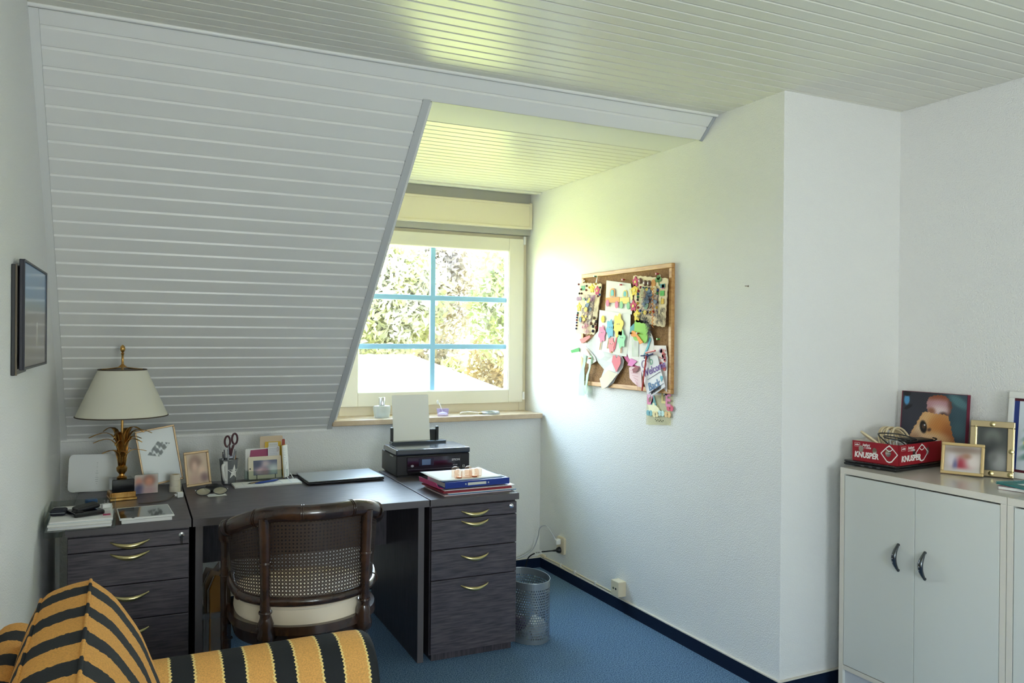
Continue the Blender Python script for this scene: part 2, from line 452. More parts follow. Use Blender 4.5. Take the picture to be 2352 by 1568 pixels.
# ------------------------------------------------------------ dormer window
win = thing('window_1', '', ''); del win['label']; del win['category']; struct(win)
def ring(name, x0, x1, z0, z1, wl, wr, wb_, wt, y0, y1, m, parent):
    bm = bmesh.new()
    for lo, hi in (((x0, y0, z0), (x0 + wl, y1, z1)), ((x1 - wr, y0, z0), (x1, y1, z1)), ((x0 + wl, y0, z0), (x1 - wr, y1, z0 + wb_)), ((x0 + wl, y0, z1 - wt), (x1 - wr, y1, z1))):
        b2 = bmbox(lo, hi, 0.004); t = bpy.data.meshes.new('t'); b2.to_mesh(t); b2.free(); bm.from_mesh(t); bpy.data.meshes.remove(t)
    return fromb(name, bm, m, parent)
ring('window_frame', 1.10, 2.4505, 0.975, 2.185, 0.09, 0.05, 0.07, 0.06, 4.83, 4.90, M_winframe, win)
sash = ring('sash', 1.185, 2.412, 1.045, 2.128, 0.112, 0.105, 0.086, 0.086, 4.795, 4.87, M_sash, win)
ring('glazing_bead', 1.29, 2.313, 1.124, 2.05, 0.012, 0.012, 0.012, 0.012, 4.80, 4.86, mat('bead_white', (238, 238, 236), 0.35), sash)
box('glass_pane', (1.295, 4.838, 1.128), (2.31, 4.842, 2.046), M_pane, sash)
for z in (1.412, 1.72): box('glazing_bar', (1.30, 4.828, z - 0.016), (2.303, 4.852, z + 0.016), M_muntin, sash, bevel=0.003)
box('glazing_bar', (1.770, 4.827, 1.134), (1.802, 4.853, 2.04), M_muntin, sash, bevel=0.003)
for z in (1.06, 2.09):
    h = box('hinge', (2.408, 4.786, z), (2.424, 4.80, z + 0.055), M_white, sash, bevel=0.003)
sb = box('shutter_box', (XD + 0.03, 4.745, 2.19), (2.443, 4.80, 2.355), M_winframe, win, bevel=0.003)
box('ledge', (XD + 0.03, 4.735, 2.186), (2.443, 4.80, 2.202), M_winframe, sb, bevel=0.003)
box('top_bead', (XD + 0.03, 4.738, 2.338), (2.443, 4.76, 2.352), M_winframe, sb, bevel=0.003)
box('end_strip', (2.425, 4.74, 2.20), (2.447, 4.76, 2.36), M_winframe, sb, bevel=0.002)
box('window_sill', (1.09, 4.562, 0.958), (2.44, 4.84, 0.99), M_sill, win, bevel=0.004)
# unseen rear window, added behind the viewer to light the room
w2 = thing('added_rear_window', '', ''); del w2['label']; del w2['category']; struct(w2)
ring('window_frame', 0.25, 1.35, 0.95, 2.05, 0.06, 0.06, 0.06, 0.06, YB - 0.12, YB - 0.05, M_winframe, w2)
box('mullion', (0.77, YB - 0.12, 1.01), (0.83, YB - 0.05, 1.99), M_winframe, w2, bevel=0.004)
for a, b in ((0.31, 0.77), (0.83, 1.29)): box('glass_pane', (a, YB - 0.09, 1.01), (b, YB - 0.086, 1.99), M_pane, w2)
w3 = thing('added_side_window', '', ''); del w3['label']; del w3['category']; struct(w3); w3.location = (XL - 0.12, -0.7, 0); w3.rotation_euler = (0, 0, R(90))  # unseen side window, added to send more light onto the right wall
ring('window_frame', -0.4, 0.4, 1.05, 2.05, 0.06, 0.06, 0.06, 0.06, -0.035, 0.035, M_winframe, w3)
box('glass_pane', (-0.34, -0.002, 1.11), (0.34, 0.002, 1.99), M_pane, w3)

# ------------------------------------------------------------ outdoors
M_grass = mat('sunlit_lawn', (196, 190, 84), 0.95, var=(0.6, (216, 196, 120), 0.35, 0.65), spec=0.1)
g_ = struct(box('ground', (-120, 5.6, -3.4), (160, 220, -3.2), M_grass))
M_roof = mat('pale_roof', (150, 148, 146), 0.7)
M_brick = mat('pale_brick', (96, 76, 62), 0.8, var=(8, (110, 92, 78), 0.4, 0.6))
def house(label, cx, cy, w, d, ze, zr, rz, ridge):
    """hipped roof on low walls; ridge = half length of the ridge along x"""
    t = thing('house', label, 'house', (cx, cy, -3.2), rz, 'neighbouring houses')
    box('wall', (-w / 2, -d / 2, 0), (w / 2, d / 2, ze + 3.2), M_brick, t)
    a, b, e, p = w / 2 + 0.4, d / 2 + 0.4, ze + 3.15, zr + 3.2
    V = [(-a, -b, e), (a, -b, e), (a, b, e), (-a, b, e), (-ridge, 0, p), (ridge, 0, p)]
    V += [(x, y, z - 0.18) for x, y, z in V[:4]]
    pyd('roof', V, [(0, 1, 5, 4), (2, 3, 4, 5), (1, 2, 5), (3, 0, 4), (0, 6, 7, 1), (1, 7, 8, 2), (2, 8, 9, 3), (3, 9, 6, 0), (9, 8, 7, 6)], M_roof, t)
    box('eaves_band', (-w / 2 - 0.02, -d / 2 - 0.05, ze + 2.75), (w / 2 + 0.02, -d / 2, ze + 2.95), mat('terracotta_band', (104, 48, 28), 0.8), t)
    for x in (-w * 0.28, w * 0.12):
        wn = box('window', (x - 0.45, -d / 2 - 0.06, ze + 1.2), (x + 0.45, -d / 2, ze + 2.4), M_white, t)
        box('pane', (x - 0.38, -d / 2 - 0.08, ze + 1.28), (x + 0.38, -d / 2 - 0.05, ze + 2.32), mat('house_pane', (150, 170, 180), 0.1), wn)
    return t
house('low house with white roof behind left half of window', 7.0, 24.0, 5.2, 5.0, 0.02, 0.95, 3, 1.2)
house('low house with white roof behind right half of window', 12.6, 22.0, 4.4, 4.6, -0.42, 0.32, -6, 0.1)
house('small distant white-roofed house beside left tree trunk', 7.9, 47, 3.4, 4, 0.6, 1.5, 12, 0.6)

def dim(c): return tuple(0.66 * q for q in c)
def leafmat(name, a, b):
    m = mat(name, dim(a), 0.7, var=(0.9, dim(b), 0.4, 0.6), spec=0.2); t = m.node_tree          # thin leaves let light through
    p = t.nodes['Principled BSDF']; tl = t.nodes.new('ShaderNodeBsdfTranslucent'); mx = t.nodes.new('ShaderNodeMixShader'); mx.inputs[0].default_value = 0.5
    t.links.new(p.inputs['Base Color'].links[0].from_socket, tl.inputs[0])
    t.links.new(p.outputs[0], mx.inputs[1]); t.links.new(tl.outputs[0], mx.inputs[2]); t.links.new(mx.outputs[0], t.nodes['Material Output'].inputs[0])
    return m
def tree(label, x, y, h, spread, leafrgb, leaf2, nleaf, seed, trunk=0.22, low=0.25):
    rs = np.random.RandomState(seed)
    t = thing('tree', label, 'tree', (x, y, -3.2), 0, 'garden trees outside')
    mb = mat('bark_%d' % seed, (150, 132, 104), 0.9, var=(6, (190, 174, 146), 0.4, 0.6))
    tr = tube('trunk', smooth_path([(0, 0, 0), (0.1, 0, h * 0.2), (-0.1, 0.1, h * 0.42), (0.05, 0, h * 0.7)], 4), [trunk * (1 - 0.06 * i) for i in range(13)], mb, t, n=9)
    tips = []
    for k in range(9):
        a = 2 * math.pi * k / 9 + rs.rand(); z0 = h * (0.28 + 0.35 * rs.rand()); ln = spread * (0.65 + 0.4 * rs.rand()); zz = z0 + h * (0.1 + 0.3 * rs.rand())
        p = smooth_path([(0, 0, z0), (math.cos(a) * ln * 0.4, math.sin(a) * ln * 0.4, z0 + (zz - z0) * 0.35), (math.cos(a) * ln, math.sin(a) * ln, zz)], 4)
        tube('branch', p, [trunk * 0.42 * (1 - 0.105 * i) for i in range(len(p))], mb, t, n=6); tips += p[3:]
    # crown: many small leaf blades, one mesh
    n = int(nleaf * 2.3)
    d = rs.randn(n, 3); d /= np.linalg.norm(d, axis=1)[:, None]
    rad = rs.rand(n, 1) ** 0.45
    cl = np.array([(0, 0, 0)] + [tuple(rs.uniform(-0.5, 0.5, 3)) for _ in range(9)])
    ci = rs.randint(0, len(cl), n)
    c = cl[ci] * np.array([spread, spread, h * 0.30]) * 1.25 + d * rad * np.array([spread, spread, h * 0.32]) * 0.62
    c[:, 2] += h * (0.62 + low * 0.1)
    a1 = rs.randn(n, 3); a1 /= np.linalg.norm(a1, axis=1)[:, None]
    a2 = np.cross(a1, rs.randn(n, 3)); a2 /= np.linalg.norm(a2, axis=1)[:, None]
    s = rs.uniform(0.08, 0.17, (n, 1))
    V = np.stack([c - a1 * s * 1.5, c + a2 * s * 0.6, c + a1 * s * 1.5, c - a2 * s * 0.6], 1).reshape(-1, 3)
    F = np.arange(4 * n).reshape(n, 4)
    me = bpy.data.meshes.new('foliage'); me.from_pydata(V.tolist(), [], F.tolist()); me.update()
    stuff(link('foliage', me, leafmat('leaf_%d' % seed, leafrgb, leaf2), t))
    return t
tree('pale green tree with forked trunk, left outside the window', 9.6, 32, 10.5, 2.9, (226, 224, 150), (246, 240, 214), 5200, 1, 0.3)
tree('yellow-green tree filling upper right of the window view', 16.2, 31, 11.5, 3.1, (212, 222, 140), (244, 240, 206), 6000, 2, 0.26)
tree('golden tree far behind the left house', 8.6, 58, 14, 4.6, (246, 214, 150), (250, 226, 176), 4500, 3)
tree('orange-tinted tall tree in the middle distance of window', 17.6, 52, 14.5, 4.4, (246, 210, 150), (250, 230, 190), 4500, 4)
tree('pinkish white blossoming tree between the two near trees', 13.4, 40, 12.0, 3.4, (250, 238, 232), (246, 226, 190), 5200, 5)
tree('pale tree at far right beyond the window frame', 26, 43, 13, 4.5, (226, 226, 150), (250, 226, 176), 4500, 6)
tree('broad yellow tree at far left behind the roof slope', 2.5, 44, 13, 4.5, (230, 226, 150), (250, 226, 176), 4000, 7)
tree('green shrubby tree low beside the left house', 5.2, 31, 6.0, 1.3, (160, 190, 90), (214, 220, 130), 2500, 8, 0.14)
for k, (x, y, h) in enumerate(((4, 72, 17), (13.5, 76, 19), (23, 72, 18), (33, 75, 18), (45, 78, 19))):
    tree('%s pale tall tree in the distant row along the horizon' % ('leftmost', 'second', 'third', 'fourth', 'rightmost')[k], x, y, h, 4.4, (250, 222, 160), (246, 236, 200), 3600, 20 + k, 0.3)
def shrub(label, x, y, h, r, rgb, rgb2, seed):
    rs = np.random.RandomState(seed + 50); n = 4000
    d = rs.randn(n, 3); d /= np.linalg.norm(d, axis=1)[:, None]; d[:, 2] = np.abs(d[:, 2])
    c = d * (rs.rand(n, 1) ** 0.4) * np.array([r, r, h]); c[:, 2] += 0.1
    a1 = rs.randn(n, 3); a1 /= np.linalg.norm(a1, axis=1)[:, None]; a2 = np.cross(a1, rs.randn(n, 3)); a2 /= np.linalg.norm(a2, axis=1)[:, None]
    s = rs.uniform(0.08, 0.15, (n, 1))
    V = np.stack([c - a1 * s * 1.4, c + a2 * s * 0.7, c + a1 * s * 1.4, c - a2 * s * 0.7], 1).reshape(-1, 3)
    t = thing('shrub', label, 'shrub', (x, y, -3.2), 0, 'garden shrubs outside')
    me = bpy.data.meshes.new('foliage'); me.from_pydata(V.tolist(), [], np.arange(4 * n).reshape(n, 4).tolist()); me.update()
    stuff(link('foliage', me, leafmat('shrub_leaf_%d' % seed, rgb, rgb2), t))
    for k in range(4):
        a = k * 1.7; tube('stem', [(0, 0, 0), (math.cos(a) * r * 0.3, math.sin(a) * r * 0.3, h * 0.6)], 0.04, mat('bark_1', (150, 132, 104), 0.9), t, n=6)
shrub('bright green shrub between the two white roofs', 10.9, 27.5, 4.0, 0.9, (200, 214, 110), (240, 230, 150), 1)
shrub('tall yellow shrub right of the right-hand roof', 15.2, 26.2, 4.0, 1.0, (226, 222, 120), (246, 224, 160), 2)
shrub('peach-coloured hedge behind both white roofs', 12.6, 33.5, 5.0, 1.6, (246, 214, 170), (246, 232, 200), 3)

shrub('tall orange-tinted shrub right of the blossoming tree', 16.4, 35.5, 5.8, 1.7, (246, 206, 140), (250, 226, 180), 4)
shrub('yellow bushy shrub behind the left-hand white roof', 7.6, 36.5, 5.6, 1.5, (246, 214, 150), (240, 226, 160), 5)
shrub('pale green shrub at the right end of garden', 21.6, 33.0, 5.6, 1.3, (214, 220, 130), (246, 226, 170), 6)
shrub('wide golden shrub standing far behind both white roofs', 13.2, 46.5, 6.4, 2.0, (250, 214, 150), (250, 232, 190), 7)
# ------------------------------------------------------------ desk and drawer pedestals
DX = 1.2584; DY = 3.4107; DYAW = -0.95; PW = 0.4387; DL = 0.9992; DD = 0.86
dc, ds_ = math.cos(R(DYAW)), math.sin(R(DYAW))
def dk(a, b, z=0): return (DX + a * dc - b * ds_, DY + a * ds_ + b * dc, z)
desk = thing('desk', 'black-brown oak desk between two drawer pedestals, in front of bamboo chair', 'desk', dk(-DL + 0.006, 0, 0), DYAW)
W = DL - 0.012
box('desktop', (0, 0, 0.709), (W, DD, 0.74), M_desk, desk, bevel=0.002)
box('front_edge', (0, -0.002, 0.7095), (W, 0.0, 0.7395), M_edge, desk)
for x in (0.012, W - 0.04):
    sp_ = box('side_panel', (x, 0.035, 0), (x + 0.028, DD - 0.04, 0.709), M_deskv, desk, bevel=0.001)
    box('edge_strip', (x, 0.033, 0.001), (x + 0.028, 0.036, 0.708), M_edge, sp_)
box('modesty_panel', (0.04, DD - 0.32, 0.42), (W - 0.04, DD - 0.30, 0.709), M_deskv, desk)
def handle_pts(w, sag, out, n=13):
    return [(w * (k / (n - 1) - 0.5), -out * math.sin(math.pi * k / (n - 1)) ** 0.6 - 0.001, -sag * math.sin(math.pi * k / (n - 1))) for k in range(n)]
def pedestal(label, a, key):
    t = thing('drawer_pedestal', label, 'drawer unit', dk(a, 0, 0), DYAW, 'drawer pedestals')
    w = PW
    box('top', (0, 0, 0.71), (w, DD, 0.74), M_desk, t, bevel=0.002)
    box('top_edge', (0, -0.002, 0.7105), (w, 0, 0.7395), M_edge, t)
    box('body', (0.006, 0.03, 0.03), (w - 0.006, DD - 0.02, 0.71), M_deskv, t)
    box('plinth', (0.02, 0.035, 0), (w - 0.02, DD - 0.05, 0.03), M_deskv, t)
    for zt, zb in ((0.70, 0.645), (0.641, 0.509), (0.505, 0.372), (0.368, 0.038)):
        d = box('drawer', (0.008, 0.008, zb), (w - 0.008, 0.03, zt), M_desk, t, bevel=0.0015)
        hz = zt - 0.026 if zt > 0.69 else zt - 0.012 if zt > 0.6 else zt - 0.034
        tube('handle', [(w / 2 + x, 0.008 + y_, hz + z) for x, y_, z in handle_pts(0.136, 0.016, 0.022)], [0.002 + 0.0042 * math.sin(math.pi * k / 12) for k in range(13)], M_satin, d, n=8, flat=1.5)
        if zt > 0.69:
            lk = lathe('lock', [(0.0, -0.003), (0.0105, -0.003), (0.0105, 0.0), (0.0, 0.004)][::-1], M_chrome, d, (w - 0.035, 0.006, zt - 0.02), (R(90), 0, 0), n=18, caps=False)
            if key:
                k_ = box('key', (-0.002, -0.022, -0.004), (0.002, -0.002, 0.004), M_black, lk, loc=(0, 0, 0), rot=(R(-90), 0, 0)); 
                box('key_bow', (-0.0035, -0.024, -0.03), (0.0035, -0.018, 0.004), M_black, lk, rot=(R(-90), 0, 0), bevel=0.001)
    return t
pedestal('four-drawer pedestal at the right end of desk, carrying folders and printer', 0.0, False)
pedestal('four-drawer pedestal at the left end of desk with key in lock, under the lamp', -DL - PW, True)

# ------------------------------------------------------------ bamboo barrel chair
ch = thing('bamboo_chair', 'dark bamboo barrel chair with woven cane back and cream seat', 'chair', (0.618, 3.025, 0), 0)
def cp(phi, r, z): return (r * math.sin(phi), -r * math.cos(phi), z)
def seat_out(r, n=48):
    o = []
    for k in range(n):
        a = 2 * math.pi * k / n; x, y = math.sin(a), -math.cos(a)
        e = 2.0 if y < 0 else 3.2
        q = (abs(x) ** e + abs(y) ** e) ** (-1 / e); o.append((x * q * r, y * q * r))
    return o
def seat_ring(name, r0, r1, z0, z1, m, par, rad=0.0):
    bm = bmesh.new(); a = [bm.verts.new((x, y, z0)) for x, y in seat_out(r0)]; b = [bm.verts.new((x, y, z1)) for x, y in seat_out(r1)]
    n = len(a)
    for i in range(n): bm.faces.new((a[i], a[(i + 1) % n], b[(i + 1) % n], b[i]))
    bm.faces.new(a[::-1]); bm.faces.new(b)
    if rad: bmesh.ops.bevel(bm, geom=[e for e in bm.edges if abs(e.verts[0].co.z - e.verts[1].co.z) < 1e-6], offset=rad, segments=3, affect='EDGES')
    o = fromb(name, bm, m, par, smooth=True); o.data.set_sharp_from_angle(angle=R(35)); return o
fr_ = seat_ring('seat_frame', 0.262, 0.272, 0.405, 0.455, M_rattan, ch, 0.012)
seat_ring('frame_bead', 0.283, 0.279, 0.455, 0.483, M_rattan, fr_, 0.010)
cu_ = seat_ring('seat_cushion', 0.258, 0.252, 0.482, 0.545, M_cush, ch, 0.016)
tube('welt', [(x, y, 0.537) for x, y in seat_out(0.2535)], 0.004, mat('cream_piping', (240, 226, 204), 0.5), cu_, n=6, closed=True)
# top rail: rises over the back and comes round to the arms
def rimz(p): return 0.870 - 0.10 * ss(np.array(abs(p)), 0.4, 1.9)
rim = [(-0.283, 0.10, 0.725), (-0.288, 0.085, 0.765)]
phis = np.linspace(-R(103), R(103), 31)
rim += [cp(p, 0.288 + 0.004 * math.cos(p), float(rimz(p))) for p in phis]
rim += [(0.288, 0.085, 0.765), (0.283, 0.10, 0.725)]
rl = tube('top_rail', smooth_path(rim, 3), 0.0265, M_rattan, ch, n=14, flat=1.12)
def torus(name, c, d, r, m, par, tr=0.0028):
    d = Vector(d).normalized(); s = d.cross(Vector((0.2, 0.3, 1))).normalized(); w = d.cross(s)
    return tube(name, [Vector(c) + s * math.cos(a) * r + w * math.sin(a) * r for a in np.linspace(0, 2 * math.pi, 20, endpoint=False)], tr, m, par, n=6, closed=True, upv=tuple(d))
for p in (-78, -47, -13, 24, 58, 88):
    a = R(p); q = cp(a, 0.291, float(rimz(a))); dv = (math.cos(a), math.sin(a), 0)
    for o_ in (-0.004, 0.004): torus('node_ring', Vector(q) + Vector(dv) * o_, dv, 0.0285, M_rattan, rl)
# back posts
for s in (-1, 1):
    p = R(39) * s; P0 = Vector(cp(p, 0.288, 0.455)); P1 = Vector(cp(p, 0.302, 0.855))
    pts = [P0.lerp(P1, k / 10) for k in range(11)]
    po = tube('back_post', pts, [0.018 + 0.006 * abs(k - 4) / 6 * 0.8 for k in range(11)], M_rattan, ch, n=12)
    for q in (0.2, 0.62):
        for o_ in (-0.004, 0.004): torus('node_ring', P0.lerp(P1, q + o_), (P1 - P0), 0.022, M_rattan, po)
    fo = tube('post_foot', [P0 + Vector((0, 0, z)) for z in (-0.035, -0.02, 0.0, 0.02, 0.04, 0.07)], [0.014, 0.03, 0.033, 0.026, 0.029, 0.018], M_rattan, po, n=12)
# lower back rail, three bent lengths
rail = tube('lower_rail', smooth_path([cp(R(a), 0.272, 0.566 + 0.03 * ss(np.array(abs(a)), 60, 105)) for a in range(-105, 106, 10)], 2), 0.0165, M_rattan, ch, n=12)
for p in (-70, 70): torus('node_ring', cp(R(p), 0.272, 0.569), (math.cos(R(p)), math.sin(R(p)), 0), 0.0175, M_rattan, rail)
# front arm posts and legs
for s in (-1, 1):
    pts = [(s * 0.27, 0.125, 0.0), (s * 0.277, 0.115, 0.25), (s * 0.282, 0.105, 0.5), (s * 0.284, 0.10, 0.745)]
    po = tube('front_leg', smooth_path(pts, 5), 0.02, M_rattan, ch, n=12)
    for q in (0.12, 0.36, 0.6): torus('node_ring', Vector(pts[0]).lerp(Vector(pts[3]), q / 0.76), (0, 0, 1), 0.0215, M_rattan, po)
    pts = [(s * 0.205, -0.205, 0.0), (s * 0.195, -0.195, 0.2), (s * 0.19, -0.185, 0.41)]
    po = tube('rear_leg', smooth_path(pts, 5), 0.02, M_rattan, ch, n=12)
    for q in (0.15, 0.33): torus('node_ring', Vector(pts[0]).lerp(Vector(pts[2]), q / 0.41), (0, 0, 1), 0.0215, M_rattan, po)
tube('stretcher', [(-0.2, -0.2, 0.17), (0.2, -0.2, 0.17)], 0.011, M_rattan, ch, n=8)
for s in (-1, 1): tube('stretcher', [(s * 0.2, -0.2, 0.2), (s * 0.275, 0.12, 0.2)], 0.011, M_rattan, ch, n=8)
# woven cane: vertical and horizontal strand pairs and both diagonals
A0, A1, Z0, Z1 = -R(99), R(99), 0.566, 0.862
NC, NR = 72, 24
def cs(u, v, d=0.0):
    a = A0 + (A1 - A0) * u; zt = float(rimz(a)) - 0.004; z = Z0 + (zt - Z0) * v
    r = 0.268 + 0.020 * v + d; return (r * math.sin(a), -r * math.cos(a), z)
V, F = [], []
def ribbon(uv, wu, wv, d):
    b = len(V)
    for u, v in uv: V.append(cs(u - wu, v - wv, d)); V.append(cs(u + wu, v + wv, d))
    for i in range(len(uv) - 1): F.append((b + 2 * i, b + 2 * i + 1, b + 2 * i + 3, b + 2 * i + 2))
du, dv_ = 1 / NC, 1 / NR
for i in range(NC):
    for o_ in (-0.13, 0.13): ribbon([((i + 0.5 + o_) * du, v) for v in np.linspace(0, 1, 9)], 0.075 * du, 0, 0.0)
for j in range(NR):
    for o_ in (-0.13, 0.13): ribbon([(u, (j + 0.5 + o_) * dv_) for u in np.linspace(0, 1, 49)], 0, 0.075 * dv_, 0.0006)
for s in (-1, 1):
    for i in range(-NR, NC + NR):
        uv = [((i + 0.5 + s * j) * du, (j) * dv_) for j in np.arange(0, NR + 0.01, 1.0)]
        uv = [q for q in uv if -0.001 <= q[0] <= 1.001]
        if len(uv) > 1: ribbon(uv, 0.085 * du, -0.085 * dv_ * s, 0.0011 if s > 0 else -0.0006)
stuff(pyd('cane_weave', V, F, M_cane, ch))
ch.scale = (0.93, 0.95, 1.0)

# ------------------------------------------------------------ striped armchair in the foreground
def stripe_mat(name, axis, pitch, duty, off, zig, rgb_a=(226, 164, 84), rgb_b=(42, 44, 46)):
    m = bpy.data.materials.new(name); m.use_nodes = True; t = m.node_tree; b = t.nodes['Principled BSDF']
    b.inputs['Roughness'].default_value = 0.85; b.inputs['Specular IOR Level'].default_value = 0.2
    N = t.nodes.new; L = t.links.new
    tcn = N('ShaderNodeTexCoord'); sep = N('ShaderNodeSeparateXYZ'); L(tcn.outputs['Object'], sep.inputs[0])
    n1 = N('ShaderNodeTexNoise'); n1.inputs['Scale'].default_value = 95; n1.inputs['Detail'].default_value = 2; L(tcn.outputs['Object'], n1.inputs['Vector'])
    def math_(op, a, bb=None):
        q = N('ShaderNodeMath'); q.operation = op
        for i, x in enumerate((a, bb)):
            if x is None: continue
            if isinstance(x, (int, float)): q.inputs[i].default_value = x
            else: L(x, q.inputs[i])
        return q.outputs[0]
    j = math_('MULTIPLY', math_('SUBTRACT', n1.outputs['Fac'], 0.5), 0.016 if not zig else 0.006)
    x = math_('ADD', sep.outputs[axis], j)
    # zig-zag stitch along the other directions
    if zig:
        o1 = math_('ADD', math_('MULTIPLY', sep.outputs[1], 1.0), math_('MULTIPLY', sep.outputs[2], 1.0))
        zz = math_('MULTIPLY', math_('ABSOLUTE', math_('SUBTRACT', math_('FRACT', math_('MULTIPLY', o1, 70.0)), 0.5)), 0.008)
        x = math_('ADD', x, zz)
    f = math_('FRACT', math_('DIVIDE', math_('ADD', x, off), pitch))
    dark = math_('GREATER_THAN', f, duty)
    mx = N('ShaderNodeMix'); mx.data_type = 'RGBA'
    n2 = N('ShaderNodeTexNoise'); n2.inputs['Scale'].default_value = 300; L(tcn.outputs['Object'], n2.inputs['Vector'])
    ca = N('ShaderNodeValToRGB'); ca.color_ramp.elements[0].color = (*lin([c * 0.9 for c in rgb_a]), 1); ca.color_ramp.elements[1].color = (*lin(rgb_a), 1)
    ca.color_ramp.elements[0].position = 0.35; ca.color_ramp.elements[1].position = 0.6
    L(n2.outputs['Fac'], ca.inputs[0])
    L(dark, mx.inputs['Factor']); L(ca.outputs[0], mx.inputs['A']); mx.inputs['B'].default_value = (*lin(rgb_b), 1)
    res = mx.outputs['Result']
    if zig:   # pale stitch line hugging each stripe edge
        e = math_('MINIMUM', math_('ABSOLUTE', math_('SUBTRACT', f, duty)), math_('MINIMUM', f, math_('SUBTRACT', 1.0, f)))
        li = math_('LESS_THAN', e, 0.022)
        m2 = N('ShaderNodeMix'); m2.data_type = 'RGBA'; L(li, m2.inputs['Factor']); L(res, m2.inputs['A']); m2.inputs['B'].default_value = (*lin((240, 214, 140)), 1); res = m2.outputs['Result']
    L(res, b.inputs['Base Color'])
    bp = N('ShaderNodeBump'); bp.inputs['Strength'].default_value = 0.35; bp.inputs['Distance'].default_value = 0.002
    L(n2.outputs['Fac'], bp.inputs['Height']); L(bp.outputs[0], b.inputs['Normal'])
    return m
MS_c = stripe_mat('striped_velvet_back', 1, 0.142, 0.56, 0.0998, False)
MS_a = stripe_mat('striped_velvet_arm', 0, 0.124, 0.53, 0.0697, True, rgb_a=(232, 174, 98))
ac = thing('armchair', 'orange and black striped upholstered armchair in the left foreground', 'armchair')
def ysweep(name, sec, ys, m, par, shrink=None, smooth=True, sharp=50):
    """section in x,z swept along y; shrink(i) insets towards the section centre"""
    cx = sum(p[0] for p in sec) / len(sec); cz = sum(p[1] for p in sec) / len(sec); n = len(sec); v, f = [], []
    for i, y in enumerate(ys):
        k = shrink[i] if shrink else 1
        v += [(cx + (x - cx) * k, y, cz + (z - cz) * k) for x, z in sec]
    for i in range(len(ys) - 1):
        for j in range(n): f.append((i * n + j, i * n + (j + 1) % n, (i + 1) * n + (j + 1) % n, (i + 1) * n + j))
    f.append(tuple(range(n))[::-1]); f.append(tuple((len(ys) - 1) * n + j for j in range(n)))
    o = pyd(name, v, f, m, par, smooth=smooth); o.data.set_sharp_from_angle(angle=R(sharp)); 
    bm = bmesh.new(); bm.from_mesh(o.data); bmesh.ops.recalc_face_normals(bm, faces=bm.faces[:]); bm.to_mesh(o.data); bm.free()
    return o
front = smooth_path([(-0.052, 0.948), (-0.012, 0.912), (0.018, 0.868), (0.044, 0.822), (0.066, 0.765), (0.09, 0.696), (0.112, 0.6), (0.118, 0.5), (0.09, 0.43)], 4)
rear = smooth_path([(-0.20, 0.43), (-0.205, 0.6), (-0.194, 0.746), (-0.174, 0.845), (-0.143, 0.918), (-0.10, 0.940), (-0.052, 0.948)], 4)
sec = front + rear[:-1]
bc = ysweep('back_cushion', sec, [1.10, 1.105, 1.12, 1.16, 1.5, 1.86, 1.91, 1.935, 1.945], MS_c, ac, [0.90, 0.95, 0.985, 1, 1, 1, 0.998, 0.985, 0.965])
for (x, z) in ((-0.052, 0.9485), (-0.143, 0.919)):
    tube('piping', [(x + (-0.07 - x) * 0.03 * (abs(y - 1.52) > 0.4), y, z - 0.012 * (abs(y - 1.52) > 0.41)) for y in (1.12, 1.16, 1.5, 1.86, 1.92, 1.938)], 0.0035, MS_c, bc, n=6)
bf = smooth_path([(-0.25, 0.10), (-0.252, 0.5), (-0.25, 0.77), (-0.235, 0.815), (-0.205, 0.828), (-0.172, 0.815), (-0.15, 0.76), (-0.14, 0.5), (-0.14, 0.1)], 3)
ysweep('back_frame', bf, [0.96, 0.99, 1.5, 2.06, 2.095, 2.11], MS_c, ac, [0.94, 1, 1, 1, 0.98, 0.94])
# arms with rounded tops: section in y,z swept along x, rounded front
def arm(y0, y1, x0, x1, zt):
    n = 20; w = (y1 - y0); r = w / 2; yc = (y0 + y1) / 2
    secs = [(y1, 0.10)] + [(yc + r * math.cos(a), zt - r + r * math.sin(a)) for a in np.linspace(0, math.pi, n)] + [(y0, 0.10)]
    xs = [x0, x0 + 0.3, x1 - 0.05, x1 - 0.03, x1 - 0.012, x1 - 0.002, x1]; k = [1, 1, 1, 0.99, 0.955, 0.90, 0.84]
    v, f = [], []; m_ = len(secs); cz = 0.36
    for x, s in zip(xs, k): v += [(x, yc + (y - yc) * s, cz + (z - cz) * (1 - (1 - s) * 0.45)) for y, z in secs]
    for i in range(len(xs) - 1):
        for j in range(m_): f.append((i * m_ + j, i * m_ + (j + 1) % m_, (i + 1) * m_ + (j + 1) % m_, (i + 1) * m_ + j))
    f.append(tuple(range(m_))[::-1]); f.append(tuple((len(xs) - 1) * m_ + j for j in range(m_)))
    o = pyd('arm', v, f, MS_a, ac, smooth=True); o.data.set_sharp_from_angle(angle=R(50))
    bm = bmesh.new(); bm.from_mesh(o.data); bmesh.ops.recalc_face_normals(bm, faces=bm.faces[:]); bm.to_mesh(o.data); bm.free()
arm(2.11, 2.375, -0.22, 0.645, 0.632)
arm(0.83, 1.08, -0.22, 0.645, 0.632)
box('seat_base', (-0.14, 1.08, 0.08), (0.60, 2.11, 0.30), MS_c, ac, bevel=0.02)
box('seat_cushion', (0.04, 1.085, 0.30), (0.63, 2.105, 0.44), MS_c, ac, bevel=0.04, seg=4)
for x in (-0.18, 0.58):
    for y in (0.95, 2.24): lathe('foot', [(0.02, 0), (0.03, 0.1)], M_rattan, ac, (x, y, 0), n=12)
def rebase(t, loc):
    for c in [o for o in bpy.data.objects if o.parent == t]: c.location = Vector(c.location) - Vector(loc)
    t.location = loc
rebase(ac, (0.2, 1.6, 0))

